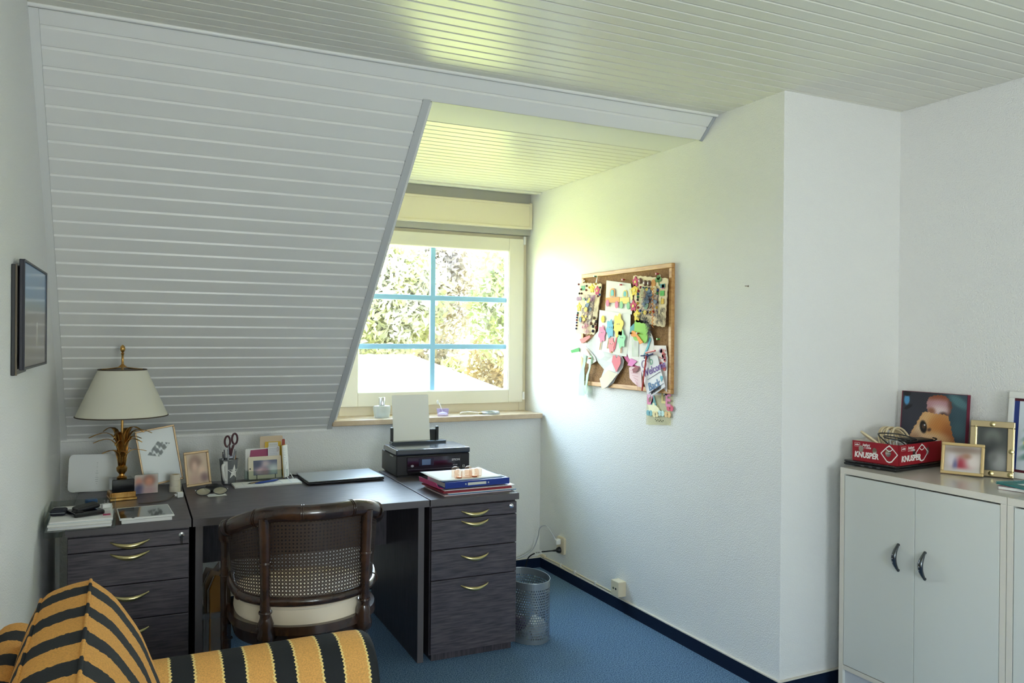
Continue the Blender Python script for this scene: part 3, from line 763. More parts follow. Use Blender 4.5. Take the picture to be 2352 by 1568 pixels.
# ------------------------------------------------------------ table lamp
TZ = 0.7402
lamp = thing('table_lamp', 'brass palm-leaf table lamp with cream cone shade', 'lamp', (0.012, 3.985, TZ), 8)
box('base', (-0.055, -0.055, 0.0), (0.055, 0.055, 0.012), M_brass, lamp, bevel=0.003)
box('base_band', (-0.05, -0.05, 0.012), (0.05, 0.05, 0.036), M_brass, lamp, bevel=0.002)
for k in range(9):
    x = -0.042 + 0.0105 * k
    for q in ((x, -0.0505), (-0.0505, x)):
        box('band_bead', (q[0] - 0.003, q[1] - 0.002, 0.015), (q[0] + 0.003, q[1] + 0.002, 0.033), M_brass, lamp)
box('base_block', (-0.045, -0.045, 0.036), (0.045, 0.045, 0.092), M_gblack, lamp, bevel=0.003)
lathe('urn', [(0.02, 0.092), (0.022, 0.096), (0.012, 0.104), (0.011, 0.11), (0.021, 0.124), (0.023, 0.138), (0.018, 0.145), (0.012, 0.15)], M_brass, lamp, n=24)
lathe('stem', [(0.0055, 0.14), (0.0055, 0.6)], M_brass, lamp, n=12)
lathe('finial', [(0.02, 0.585), (0.008, 0.595), (0.005, 0.60), (0.005, 0.64), (0.008, 0.645), (0.004, 0.65), (0.008, 0.656), (0.0115, 0.664), (0.009, 0.676), (0.002, 0.684)], M_brass, lamp, n=16)
rs = random.Random(3)
def leaf(par, ang, z0, h, reach, w):
    """a curved palm leaf: rises along the stem and arches out"""
    n = 10; V, F = [], []
    ca, sa = math.cos(ang), math.sin(ang)
    for i in range(n + 1):
        t = i / n
        r = 0.010 + reach * (t ** 2.4); z = z0 + h * math.sin(t * math.pi * 0.66)
        ww = w * (0.55 + 0.9 * math.sin(math.pi * min(1, t + 0.12)) ** 1.0) * (1 if t < 0.97 else 0.4) * (1 - 0.35 * t)
        for s in (-1, 0, 1):
            V.append((ca * (r + (0.004 if s == 0 else 0)) - sa * ww * s, sa * (r + (0.004 if s == 0 else 0)) + ca * ww * s, z))
    for i in range(n):
        for s in (0, 1): F.append((i * 3 + s, i * 3 + s + 1, i * 3 + s + 4, i * 3 + s + 3))
    o = pyd('palm_leaf', V, F, M_brass, par, smooth=True)
    md = o.modifiers.new('thickness', 'SOLIDIFY'); md.thickness = 0.0016
    return o
for tier, (z0, h, reach, cnt) in enumerate(((0.145, 0.165, 0.115, 6), (0.145, 0.12, 0.095, 5), (0.145, 0.07, 0.08, 5))):
    for k in range(cnt): leaf(lamp, 2 * math.pi * k / cnt + tier * 0.45 + 0.1, z0, h * rs.uniform(0.92, 1.08), reach * rs.uniform(0.85, 1.1), 0.013)
sh = lathe('lamp_shade', [(0.188, 0.368), (0.098, 0.574), (0.0965, 0.574), (0.1865, 0.368), (0.188, 0.368)], M_shade, lamp, n=48, caps=False)
M_trimb = mat('shade_binding', (70, 56, 40), 0.6)
for r, z in ((0.188, 0.369), (0.098, 0.574)): tube('binding', [(r * math.cos(a), r * math.sin(a), z) for a in np.linspace(0, 2 * math.pi, 48, endpoint=False)], 0.0028, M_trimb, sh, n=6, closed=True)
for k in range(3):
    a = 2 * math.pi * k / 3 + 0.4; tube('spider_arm', [(0, 0, 0.585), (0.097 * math.cos(a), 0.097 * math.sin(a), 0.573)], 0.0022, M_brass, lamp, n=6)

# ------------------------------------------------------------ framed photographs on the desk
def frame(name, label, loc, rz, w, h, bw, bt, mframe, fn, tilt=12, roll=0, inner=0.0, matrgb=None, cat='picture frame', group=None, n=26, stand=True):
    t = thing(name, label, cat, loc, rz, group)
    t.rotation_euler = (R(-tilt), R(roll), R(rz))
    for nm, a, b in (('frame_rail', (0, -bt, 0), (w, 0, bw)), ('frame_rail', (0, -bt, h - bw), (w, 0, h)), ('frame_stile', (0, -bt, bw), (bw, 0, h - bw)), ('frame_stile', (w - bw, -bt, bw), (w, 0, h - bw))):
        box(nm, a, b, mframe, t, bevel=0.0025)
    box('backing', (0.002, -0.001, 0.002), (w - 0.002, 0.004, h - 0.002), M_black, t)
    if matrgb: box('mount', (bw, -0.003, bw), (w - bw, -0.0015, h - bw), mat('mount_' + name + str(matrgb[0]), matrgb, 0.7), t)
    ix = bw + inner
    picture('photo', w - 2 * ix, h - 2 * ix, fn, t, (ix, -0.0036, ix), n=n)
    if stand: box('strut', (w / 2 - 0.015, 0.0, -h * 0.66), (w / 2 + 0.015, 0.003, 0.0), M_black, t, loc=(0, 0.004, h * 0.7), rot=(R(16), 0, 0))
    return t
M_champ = mat('champagne_frame', (192, 162, 122), 0.4, metal=0.3)
M_goldf = mat('pale_gold_frame', (212, 184, 132), 0.45, metal=0.3)
def tree_print(u, v):
    c = np.ones(u.shape + (3,)) * np.array([222, 226, 224.])
    k = 1 - ss(np.abs((u - 0.52) + 0.0) / 0.36 + np.abs(v - 0.62 - 0.22 * (u - 0.5)) / 0.16, 0.85, 0.98)
    no = np.sin(u * 61) * np.cos(v * 53 + u * 17) + np.sin(u * 23 + v * 37)
    k = k * ss(no, -1.2, 0.3)
    c = c * (1 - k[..., None]) + np.array([60, 70, 62.]) * k[..., None]
    return c
frame('picture_frame', 'large tilted gold picture frame with grey tree drawing, behind the lamp', (0.108, 4.215, TZ + 0.004), 4, 0.178, 0.268, 0.0085, 0.012, M_champ, tree_print, 7, -9, 0.0, n=60)
port1 = blobs((206, 180, 150), [(0.42, 0.66, 0.26, 0.24, 0, (120, 84, 70), 0.2), (0.38, 0.55, 0.15, 0.2, 0, (214, 176, 150), 0.2), (0.70, 0.42, 0.18, 0.18, 0, (226, 192, 164), 0.2), (0.8, 0.18, 0.2, 0.14, 0, (130, 96, 92), 0.2), (0.35, 0.15, 0.25, 0.2, 0, (196, 160, 140), 0.2)])
frame('picture_frame', 'small upright gold frame with brown blurred portrait, left of the mug', (0.290, 4.14, TZ + 0.002), 6, 0.115, 0.166, 0.011, 0.012, M_champ, port1, 10, -4)
t = thing('photo_block', 'clear acrylic block with photo of two blurred faces, beside the lamp base', 'photo stand', (0.063, 4.06, TZ), 6)
box('acrylic_block', (0, 0, 0), (0.102, 0.012, 0.09), M_acryl, t, bevel=0.001)
picture('photo', 0.098, 0.086, blobs((206, 196, 186), [(0.18, 0.62, 0.16, 0.24, 0, (214, 150, 130), 0.3), (0.2, 0.2, 0.2, 0.28, 0, (70, 70, 110), 0.3), (0.62, 0.7, 0.26, 0.28, 0, (150, 100, 84), 0.3), (0.62, 0.6, 0.17, 0.24, 0, (216, 150, 124), 0.3), (0.62, 0.15, 0.3, 0.25, 0, (196, 160, 160), 0.2)]), t, (0.002, -0.0008, 0.002))
# white rounded router leaning on the wall
t = thing('router', 'white rounded wireless router standing against the knee wall behind the lamp', 'router', (-0.20, 4.24, TZ), 0)
t.rotation_euler = (R(-6), R(2), 0)
prism('case', rrect(-0.012, 0, 0.195, 0.172, 0.022, 6), 0.022, mat('router_white', (222, 222, 220), 0.4), t)
for k in range(11):
    w_ = (0.006, 0.003, 0.006, 0.002, 0.006, 0.012, 0.003, 0.012, 0.012, 0.010, 0.004)[k]
    box('printed_mark', (0.105 - w_ / 2, -0.0226, 0.132 - 0.0095 * k), (0.105 + w_ / 2, -0.022, 0.1335 - 0.0095 * k), mat('grey_print', (150, 150, 150), 0.6), t)
box('foot', (0.02, -0.03, 0), (0.16, 0.03, 0.008), M_white, t, bevel=0.003)
# tape rolls
M_tape = mat('cream_tape', (226, 216, 196), 0.4)
for k, lb in enumerate(('bottom', 'middle', 'top')):
    t = thing('tape_roll', 'cream adhesive tape roll, %s of the stack of three by the big frame' % lb, 'tape roll', (0.236, 4.075, TZ + 0.0265 * k + 0.0002 * k), 20 * k, 'stacked tape rolls')
    rr = 0.025 - 0.0012 * k
    lathe('tape', [(rr, 0), (rr, 0.026), (0.016, 0.026), (0.016, 0), (rr, 0)], M_tape, t, n=28, caps=False)
    lathe('core', [(0.0158, 0.001), (0.0158, 0.025), (0.0135, 0.025), (0.0135, 0.001), (0.0158, 0.001)], mat('card_core', (190, 160, 120), 0.8), t, n=24, caps=False)
# adapter with cable to the tablet
t = thing('charger_adapter', 'small white plug adapter with brown cable, on left pedestal edge', 'charger', (0.246, 3.915, TZ), 12)
box('adapter', (-0.012, -0.012, 0.0), (0.014, 0.012, 0.024), M_white, t, bevel=0.003)
box('plug_end', (-0.022, -0.005, 0.007), (-0.011, 0.005, 0.017), M_white, t, bevel=0.002)
tube('cable', smooth_path([(-0.02, 0, 0.012), (-0.05, -0.03, 0.006), (-0.09, -0.06, 0.003), (-0.16, -0.06, 0.003), (-0.185, -0.055, 0.004)], 5), 0.0026, mat('brown_cable', (84, 70, 58), 0.5), t, n=8)
# acrylic letter tray, its papers and what lies on top
t = thing('letter_tray', 'clear acrylic letter tray overhanging the left pedestal', 'letter tray', (-0.245, 3.375, TZ), 0)
TW, TD = 0.235, 0.33
box('tray_floor', (0, 0, 0.004), (TW, TD, 0.007), M_acryl, t, bevel=0.001)
for a, b in (((0, 0, 0.007), (0.003, TD, 0.06)), ((TW - 0.003, 0, 0.007), (TW, TD, 0.06)), ((0, TD - 0.003, 0.007), (TW, TD, 0.06))): box('tray_wall', a, b, M_acryl, t, bevel=0.001)
for a in ((0.02, 0.02), (TW - 0.03, 0.02), (0.02, TD - 0.03), (TW - 0.03, TD - 0.03)): box('tray_foot', (a[0], a[1], 0), (a[0] + 0.01, a[1] + 0.01, 0.004), M_acryl, t)
box('tray_lip', (0.0, -0.012, -0.012), (0.06, 0.0, 0.007), M_acryl, t)
pz = TZ + 0.0075
tints = [(232, 230, 226), (226, 226, 230), (210, 208, 204), (232, 232, 228), (228, 226, 220), (216, 220, 220), (236, 234, 232)]
lbl = ['bottom sheet', 'second sheet from bottom', 'third sheet from bottom', 'fourth sheet, middle', 'fifth sheet from bottom', 'second sheet from top', 'top sheet']
for k in range(7):
    o = box('paper_sheaf', (-0.105, -0.148, 0), (0.105, 0.148, 0.0042), mat('sheaf_%d' % k, tints[k], 0.8), None, loc=(-0.128 + rs.uniform(-0.004, 0.004), 3.537 + rs.uniform(-0.004, 0.004), pz + 0.0044 * k), rot=(0, 0, R(rs.uniform(-1.5, 1.5))), bevel=0.0005)
    tag(o, 'white paper sheaf in the acrylic tray, %s' % lbl[k], 'paper', 'papers in the letter tray')
pz += 0.0312
t = thing('desk_telephone', 'black cordless telephone lying on papers in the acrylic tray', 'telephone', (-0.115, 3.50, pz), 20)
box('body', (-0.055, -0.05, 0.0), (0.055, 0.05, 0.018), M_gblack, t, bevel=0.006)
box('cradle', (-0.035, -0.03, 0.018), (0.05, 0.035, 0.034), M_black, t, bevel=0.008, rot=(0, R(-8), 0))
box('keypad', (-0.05, -0.045, 0.018), (-0.02, 0.0, 0.021), M_black, t, bevel=0.002)
t = thing('black_case', 'small black zipped case at left in the acrylic tray', 'case', (-0.205, 3.525, pz), -8)
box('case_body', (-0.026, -0.03, 0), (0.026, 0.03, 0.024), mat('dark_navy_fabric', (26, 28, 40), 0.7), t, bevel=0.008)
tube('zip', [(-0.027, -0.031, 0.012), (0.027, -0.031, 0.012)], 0.0012, M_silver, t, n=6)
t = thing('blue_pot', 'dark blue lidded pot standing behind the black telephone', 'pot', (-0.098, 3.60, pz), 0)
lathe('pot_body', [(0.019, 0), (0.022, 0.004), (0.022, 0.026), (0.0, 0.026)], mat('navy_plastic', (24, 48, 80), 0.4), t, n=24)
lathe('lid', [(0.023, 0.026), (0.023, 0.036), (0.02, 0.039), (0.0, 0.04)], mat('navy_lid', (30, 66, 104), 0.35), t, n=24)
t = thing('charging_plug', 'white charging plug lying at the back of the tray', 'plug', (-0.045, 3.60, pz), 15)
box('plug_body', (-0.016, -0.012, 0), (0.016, 0.012, 0.016), M_white, t, bevel=0.003)
for x in (-0.006, 0.006): lathe('pin', [(0.002, 0.016), (0.002, 0.03)], M_chrome, t, (x, 0, 0), n=10)
t = thing('card_strip', 'pink and white printed strip at right end of the tray', 'leaflet', (-0.042, 3.47, pz), 4)
box('strip', (-0.016, -0.06, 0), (0.016, 0.06, 0.001), mat('strip_white', (226, 214, 214), 0.6), t)
box('magenta_mark', (-0.013, -0.03, 0.001), (0.013, 0.0, 0.0013), mat('magenta_ink', (190, 40, 100), 0.6), t)
# tablet on papers right of the tray
o = tag(box('paper_sheaf', (-0.09, -0.09, 0), (0.09, 0.09, 0.013), M_paper, None, loc=(0.097, 3.535, TZ), rot=(0, 0, R(2)), bevel=0.001), 'white paper stack under the tablet, right of the tray', 'paper')
t = thing('tablet', 'white-rimmed tablet with glossy black screen on a paper stack', 'tablet', (0.095, 3.555, TZ + 0.0135), 3)
box('tablet_body', (-0.098, -0.115, 0), (0.098, 0.115, 0.007), M_white, t, bevel=0.003)
box('screen', (-0.094, -0.10, 0.0068), (0.094, 0.10, 0.0076), mat('mirror_black', (8, 8, 10), 0.03, coat=1.0), t)
lathe('home_button', [(0.006, 0.0065), (0.006, 0.0074), (0.0, 0.0074)], M_black, t, (-0.05, -0.1075, 0), n=16)
# spectacles, cloth and pouch
t = thing('spectacles', 'black-rimmed reading glasses lying before the black pouch', 'glasses', (0.382, 3.905, TZ), -1)
for s in (-1, 1):
    rim_ = [(s * 0.036 + 0.031 * math.cos(a), 0, 0.020 + 0.017 * math.sin(a)) for a in np.linspace(0, 2 * math.pi, 24, endpoint=False)]
    tube('rim', rim_, 0.0023, M_black, t, n=6, closed=True, upv=(0, 1, 0))
    lathe('lens', [(0.030, -0.0005), (0.030, 0.0005)], glass('spectacle_lens', (250, 246, 226), 0.0, 1.6, 0.25, (236, 232, 206)), t, (s * 0.036, 0, 0.020), (R(90), 0, 0), n=24, sy=0.54)  # whitish body colour stands in for the reflection on the lens
    tube('temple', smooth_path([(s * 0.068, 0.002, 0.026), (s * 0.07, 0.05, 0.02), (s * 0.062, 0.10, 0.012), (s * 0.055, 0.125, 0.003)], 4), 0.0016, M_silver, t, n=6)
tube('bridge', [(-0.006, -0.001, 0.024), (0, -0.002, 0.027), (0.006, -0.001, 0.024)], 0.0016, M_black, t, n=6)
o = tag(box('cleaning_cloth', (-0.04, -0.03, 0), (0.04, 0.03, 0.0015), M_paper, None, loc=(0.402, 3.905, TZ), rot=(0, 0, R(4))), 'small white cleaning cloth under the reading glasses', 'cloth')
t = thing('leather_pouch', 'crumpled black leather pouch behind the reading glasses', 'pouch', (0.40, 3.995, TZ), 10)
bm = bmesh.new(); bmesh.ops.create_icosphere(bm, subdivisions=3, radius=1)
for q in bm.verts:
    k = 1 + 0.12 * math.sin(q.co.x * 7 + q.co.y * 5) * math.cos(q.co.z * 6)
    q.co = Vector((q.co.x * 0.042 * k, q.co.y * 0.034 * k, max(0, (q.co.z * 0.5 + 0.45)) * 0.036 * k))
fromb('pouch_body', bm, mat('black_leather', (26, 26, 28), 0.55), t, smooth=True)
tube('drawstring', smooth_path([(-0.03, -0.02, 0.02), (0, -0.03, 0.03), (0.03, -0.02, 0.022)], 4), 0.0015, M_black, t, n=6)
# mug with pens and scissors
M_grey = mat('grey_glaze', (112, 114, 116), 0.3)
M_wglaze = mat('white_glaze', (230, 228, 224), 0.3)
mug = thing('mug', 'grey mug with white star and handle, holding pens and scissors', 'mug', (0.487, 4.185, TZ), -12)
lathe('cup', [(0.030, 0), (0.033, 0.003), (0.0365, 0.04), (0.0445, 0.118), (0.0465, 0.122), (0.0425, 0.122), (0.035, 0.04), (0.030, 0.008), (0, 0.008)], M_grey, mug, n=36)
tube('handle', smooth_path([(-0.018, -0.040, 0.100), (-0.022, -0.062, 0.095), (-0.020, -0.066, 0.065), (-0.016, -0.052, 0.03), (-0.012, -0.034, 0.022)], 5), 0.0068, M_wglaze, mug, n=10)
def star_on_cup(par):
    V, F = [], []
    pts = [(0.0, 0.0)] + [((0.034 if k % 2 == 0 else 0.0135) * math.sin(math.pi * k / 5), (0.038 if k % 2 == 0 else 0.0148) * math.cos(math.pi * k / 5)) for k in range(10)]
    for x, z in pts:
        zz = 0.062 + z; r = 0.034 + (0.0455 - 0.034) * zz / 0.12 + 0.0008; a = R(-90 + 42) + x / r
        V.append((r * math.cos(a), r * math.sin(a), zz))
    F = [(0, k + 1, (k + 1) % 10 + 1) for k in range(10)]
    pyd('star', V, [q[::-1] for q in F], M_wglaze, par)
    # ring V for the white side band by the handle
    V = []
    for i in range(7):
        for z in (0.006, 0.116):
            r = 0.0335 + (0.0448 - 0.0335) * z / 0.12 + 0.0006; a = R(-118 + 4.5 * i); V.append((r * math.cos(a), r * math.sin(a), z))
    pyd('white_band', V, [(2 * i, 2 * i + 2, 2 * i + 3, 2 * i + 1) for i in range(6)], M_wglaze, par)
star_on_cup(mug)
pens = [(-0.024, -0.008, -0.03, -0.012, 0.15, 0.004, (24, 24, 26), 'thick black pen at the left in the mug'), (-0.016, 0.012, -0.02, 0.01, 0.157, 0.004, (40, 40, 44), 'slim black pen standing second in the mug'),
        (-0.006, -0.01, -0.004, -0.012, 0.178, 0.004, (176, 178, 180), 'tall silver ballpoint in the middle of the mug'), (0.006, 0.010, 0.004, 0.016, 0.155, 0.0045, (30, 30, 34), 'black marker behind the silver ballpoint'),
        (0.018, -0.012, 0.026, -0.016, 0.16, 0.004, (150, 150, 148), 'grey ballpoint right of the scissors in mug'), (0.022, 0.006, 0.034, 0.004, 0.15, 0.0035, (150, 110, 70), 'brown wooden pencil at the right in the mug')]
for x0, y0, x1, y1, l, r, rgb, lb in pens:
    t = thing('pen', lb, 'pen', (0.487 + x0 * 0.8, 4.185 + y0 * 0.8, TZ + 0.010), 0, 'pens in the mug')
    d = (x1 - x0 * 0.8, y1 - y0 * 0.8)
    tube('barrel', [(0, 0, 0), (d[0] * 0.85, d[1] * 0.85, l * 0.85)], r, mat('pen_%d_%d' % (rgb[0], rgb[2]), rgb, 0.35), t, n=10)
    tube('cap', [(d[0] * 0.85, d[1] * 0.85, l * 0.85), (d[0], d[1], l)], [r * 1.12, r * 0.6], mat('pencap_%d' % rgb[0], [c * 0.8 for c in rgb], 0.3), t, n=10)
    if r > 0.0036: box('clip', (-0.0012, -0.001, -0.018), (0.0012, 0.001, 0.018), M_chrome, t, loc=(d[0] * 0.85, d[1] * 0.85 - r - 0.0008, l * 0.86))
M_dred = mat('dark_red_plastic', (70, 22, 32), 0.3)
t = thing('scissors', 'scissors with dark red handles sticking up out of the mug', 'scissors', (0.497, 4.183, TZ + 0.012), 0)
for s in (-1, 1):
    prism('blade', [(-0.004, 0.0), (0.004, 0.0), (0.007 + s * 0.002, 0.13), (-0.007 + s * 0.002, 0.13)], 0.0015, M_chrome, t, y=0.001 * s)
    lp = [(s * 0.017 + 0.0125 * math.cos(a) + 0.3 * 0.0, -0.001 * s, 0.202 + s * 0.006 + 0.026 * math.sin(a)) for a in np.linspace(0, 2 * math.pi, 22, endpoint=False)]
    tube('finger_loop', lp, 0.0048, M_dred, t, n=8, closed=True, upv=(0, 1, 0))
    tube('shank', smooth_path([(0, 0, 0.125), (s * 0.003, 0, 0.15), (s * 0.012, 0, 0.178)], 3), [0.0055] * 7, M_dred, t, n=8)
# letter rack with cards
t = thing('letter_rack', 'clear letter rack holding cards, photo and notebook beside the laptop', 'letter rack', (0.575, 4.205, TZ), 3)
box('rack_base', (0, 0, 0), (0.205, 0.07, 0.006), M_acryl, t, bevel=0.001)
for y in (0.0, 0.034, 0.067): box('rack_divider', (0, y, 0.006), (0.205, y + 0.003, 0.05), M_acryl, t, bevel=0.001)
def card(name, label, cat, x0, x1, z0, z1, y, rgb, tilt=4, th=0.002, roll=0):
    t = thing(name, label, cat, (0.575 + x0, 4.205 + y + 0.008 * (y > 0), TZ + 0.0065 + z0), 3)
    t.rotation_euler = (R(-tilt), R(roll), R(3))
    prism('sheet', rrect(0, 0, x1 - x0, z1 - z0, 0.006), th, mat('card_%d_%d_%d' % rgb, rgb, 0.6), t)
    return t
card('envelope', 'tall beige envelope at the back of the letter rack', 'envelope', 0.075, 0.19, 0, 0.208, 0.058, (206, 184, 156))
q = card('leaflet', 'yellow leaflet with printed slip in the letter rack', 'leaflet', 0.098, 0.18, 0, 0.180, 0.050, (206, 168, 48))
box('printed_slip', (0.018, -0.0035, 0.12), (0.066, -0.0022, 0.176), mat('slip_grey', (214, 214, 214), 0.7), q)
for k in range(5): box('text_line', (0.022, -0.004, 0.128 + 0.009 * k), (0.06 - 0.006 * (k % 2), -0.0034, 0.1295 + 0.009 * k), mat('grey_print', (150, 150, 150), 0.6), q)
q = card('brochure', 'white brochure with magenta cover panel in the letter rack', 'brochure', 0.0, 0.13, 0, 0.150, 0.040, (228, 226, 222))
prism('magenta_panel', [(0.02, 0.10), (0.115, 0.105), (0.122, 0.146), (0.026, 0.142)], 0.0006, mat('magenta_cover', (150, 22, 84), 0.4), q, y=0.0022)
q = card('handwritten_note', 'white handwritten note with paperclip beside the magenta brochure', 'note', 0.11, 0.168, 0, 0.158, 0.030, (222, 222, 226))
for k in range(6): tube('ink_line', [(0.006 + 0.004 * i, -0.0025, 0.146 - 0.008 * k + 0.0012 * (-1) ** i) for i in range(11)], 0.0004, mat('blue_ink', (90, 100, 150), 0.6), q, n=4)
tube('paperclip', smooth_path([(0.046, -0.003, 0.13), (0.046, -0.003, 0.15), (0.052, -0.003, 0.15), (0.052, -0.003, 0.135), (0.049, -0.003, 0.132)], 4), 0.0007, mat('copper_wire', (150, 96, 70), 0.3, metal=1), q, n=5)
q = card('card_holder', 'cream folder card with mounted blurred photo at the front of the rack', 'photo card', 0.012, 0.175, 0, 0.112, 0.012, (226, 214, 192), 8, 0.003)
picture('photo', 0.118, 0.074, blobs((92, 98, 122), [(0.5, 0.75, 0.18, 0.22, 0, (190, 170, 176), 0.2), (0.28, 0.3, 0.22, 0.3, 0, (206, 170, 180), 0.2), (0.85, 0.35, 0.25, 0.35, 0, (196, 206, 204), 0.2), (0.1, 0.8, 0.2, 0.3, 0, (54, 58, 90), 0.2), (0.5, 0.2, 0.15, 0.25, 0, (176, 140, 150), 0.2)]), q, (0.024, -0.0036, 0.018))
for x in (0.04, 0.132): box('photo_corner', (x - 0.002, -0.0044, 0.0), (x + 0.002, -0.003, 0.02), M_black, q)
lathe('punched_hole', [(0.004, 0), (0.004, 0.0006), (0, 0.0006)], M_black, q, (0.008, -0.0032, 0.052), (R(90), 0, 0), n=14)
t = thing('spiral_notebook', 'upright spiral notebook at the right side of the letter rack', 'notebook', (0.756, 4.208, TZ + 0.0065), 55)
box('cover', (0.0, 0.0, 0), (0.05, 0.003, 0.165), mat('yellow_cover', (210, 170, 60), 0.5), t, rot=(R(-4), 0, 0))
box('pages', (0.0, -0.008, 0.002), (0.048, 0.0, 0.163), M_paper, t, rot=(R(-4), 0, 0))
for k in range(18): tube('spiral_ring', [(0.0 + 0.003 * math.cos(a), -0.004 + 0.0055 * math.sin(a), 0.008 + 0.0088 * k) for a in np.linspace(0, 2 * math.pi, 10, endpoint=False)], 0.0008, M_white, t, n=4, closed=True)
q = card('postcard', 'red and brown picture postcard behind the spiral notebook', 'postcard', 0.186, 0.20, 0.0, 0.190, 0.062, (160, 66, 48), 3)
box('orange_patch', (0.001, -0.003, 0.10), (0.013, -0.0021, 0.14), mat('orange_ink', (214, 130, 60), 0.6), q)
o = tag(tube('usb_cable', smooth_path([(0.765, 4.18, TZ + 0.09), (0.758, 4.165, TZ + 0.05), (0.77, 4.155, TZ + 0.01), (0.80, 4.19, TZ + 0.004), (0.79, 4.24, TZ + 0.03)], 6), 0.002, M_white, None, n=8), 'thin white cable looping down beside the spiral notebook', 'cable')
# desk calendar pad with two pens
t = thing('desk_calendar', 'long white spiral desk calendar in front of the letter rack', 'calendar', (0.497, 4.03, TZ), 1)
box('pad', (0, 0, 0), (0.318, 0.118, 0.009), M_paper, t, bevel=0.001)
box('backing_card', (0.0, 0.0, 0.0), (0.32, 0.125, 0.0015), mat('grey_card', (170, 170, 172), 0.7), t)
for k in range(34): tube('spiral_ring', [(0.012 + 0.009 * k, 0.119 + 0.004 * math.cos(a), 0.0065 + 0.0055 * math.sin(a)) for a in np.linspace(0, 2 * math.pi, 8, endpoint=False)], 0.0007, M_silver, t, n=4, closed=True, upv=(1, 0, 0))
for k in range(1, 7): box('column_rule', (0.045 * k, 0.004, 0.009), (0.045 * k + 0.0008, 0.108, 0.0093), mat('blue_rule', (150, 170, 210), 0.6), t)
t = thing('ballpoint_pen', 'blue ballpoint pen lying on the desk calendar', 'pen', (0.592, 4.058, TZ + 0.0145), 27)
tube('barrel', [(0, 0, 0), (0.004, 0, 0), (0.03, 0, 0), (0.115, 0, 0), (0.138, 0, 0)], [0.0008, 0.002, 0.0052, 0.0052, 0.002], mat('blue_plastic', (34, 66, 150), 0.3), t, n=12)
tube('clip', [(0.09, 0, 0.0062), (0.13, 0, 0.0062)], 0.0012, M_chrome, t, n=6)
t = thing('mechanical_pencil', 'brown and silver pencil lying left of the blue ballpoint', 'pencil', (0.565, 4.078, TZ + 0.0125), 24)
tube('barrel', [(0, 0, 0), (0.012, 0, 0), (0.05, 0, 0), (0.13, 0, 0)], [0.0006, 0.003, 0.0032, 0.003], mat('bronze_barrel', (150, 128, 92), 0.3, metal=0.8), t, n=10)
tube('tip', [(-0.006, 0, 0), (0.01, 0, 0)], [0.0004, 0.0028], M_black, t, n=8)
# silver laptop
M_alu = mat('brushed_aluminium', (188, 192, 196), 0.3, metal=0.85)
t = thing('laptop', 'closed silver laptop lying on the desk left of the printer', 'laptop', (0.832, 3.972, TZ), 1)
box('base', (0, 0, 0.003), (0.385, 0.268, 0.013), mat('laptop_black', (36, 36, 40), 0.4), t, bevel=0.004)
box('lid', (0.0, 0.0, 0.0145), (0.386, 0.270, 0.0215), M_alu, t, bevel=0.003)
for x, y in ((0.03, 0.03), (0.35, 0.03), (0.03, 0.24), (0.35, 0.24)): lathe('foot', [(0.008, 0), (0.008, 0.003)], M_black, t, (x, y, 0), n=12)
box('hinge', (0.03, 0.262, 0.006), (0.36, 0.274, 0.016), M_black, t, bevel=0.003)
for k in range(3): box('side_port', (-0.0006, 0.06 + 0.03 * k, 0.006), (0.001, 0.078 + 0.03 * k, 0.010), M_chrome, t)
t = thing('power_plug', 'black power plug and lead at the rear corner of silver laptop', 'plug', (0.832, 4.235, TZ), 160)
tube('plug', [(0, 0, 0.009), (0.02, 0, 0.009), (0.04, 0, 0.008)], [0.005, 0.005, 0.0025], M_black, t, n=10)
tube('lead', smooth_path([(0.04, 0, 0.008), (0.06, -0.01, 0.004), (0.06, -0.05, 0.0025), (0.03, -0.07, 0.0025)], 5), 0.002, M_black, t, n=8)
# ------------------------------------------------------------ printer
pr = thing('printer', 'black inkjet printer with paper sheet, at the back right of desk', 'printer', (1.292, 4.012, TZ), -2)
PWd, PD, PH = 0.405, 0.30, 0.143
box('body', (0, 0.004, 0.006), (PWd, PD, 0.112), M_black, pr, bevel=0.006)
box('skirt', (0.01, 0.01, 0.0), (PWd - 0.01, PD - 0.01, 0.008), M_black, pr)
lid = box('scanner_lid', (-0.002, 0.0, 0.113), (PWd + 0.002, PD - 0.04, PH), mat('printer_lid', (52, 58, 70), 0.22, coat=0.6), pr, bevel=0.008, seg=3)
box('lid_plate', (0.02, 0.012, PH - 0.001), (PWd - 0.02, PD - 0.055, PH + 0.0015), mat('printer_lid', (52, 58, 70), 0.22), lid, bevel=0.001)
pan = box('front_panel', (0.055, -0.004, 0.024), (PWd - 0.055, 0.006, 0.104), mat('aubergine_gloss', (26, 16, 26), 0.12, coat=0.5), pr, bevel=0.002)
sc = box('display', (0.135, -0.006, 0.060), (0.183, -0.003, 0.090), mat('lcd_blue', (96, 122, 160), 0.2), pan, bevel=0.001)
box('display_bezel', (0.118, -0.0052, 0.056), (0.2, -0.003, 0.094), mat('lcd_bezel', (34, 36, 56), 0.2), pan)
box('trim_line', (0.058, -0.0055, 0.038), (PWd - 0.062, -0.0035, 0.0396), M_chrome, pan)
lathe('power_button', [(0.0062, 0), (0.0062, 0.0015), (0, 0.0015)], M_silver, pan, (0.083, -0.004, 0.058), (R(90), 0, 0), n=18, sx=1.3)
M_ink = mat('silver_ink', (200, 200, 204), 0.4)
text('lettering', 'EPSON', 0.0150, M_ink, pan, (0.300, -0.0052, 0.0755), bold=0.0003)
text('lettering', 'XP-405', 0.0085, M_ink, pan, (0.307, -0.0052, 0.050))
box('output_slot', (0.06, -0.001, 0.010), (PWd - 0.06, 0.006, 0.022), M_gblack, pr, bevel=0.001)
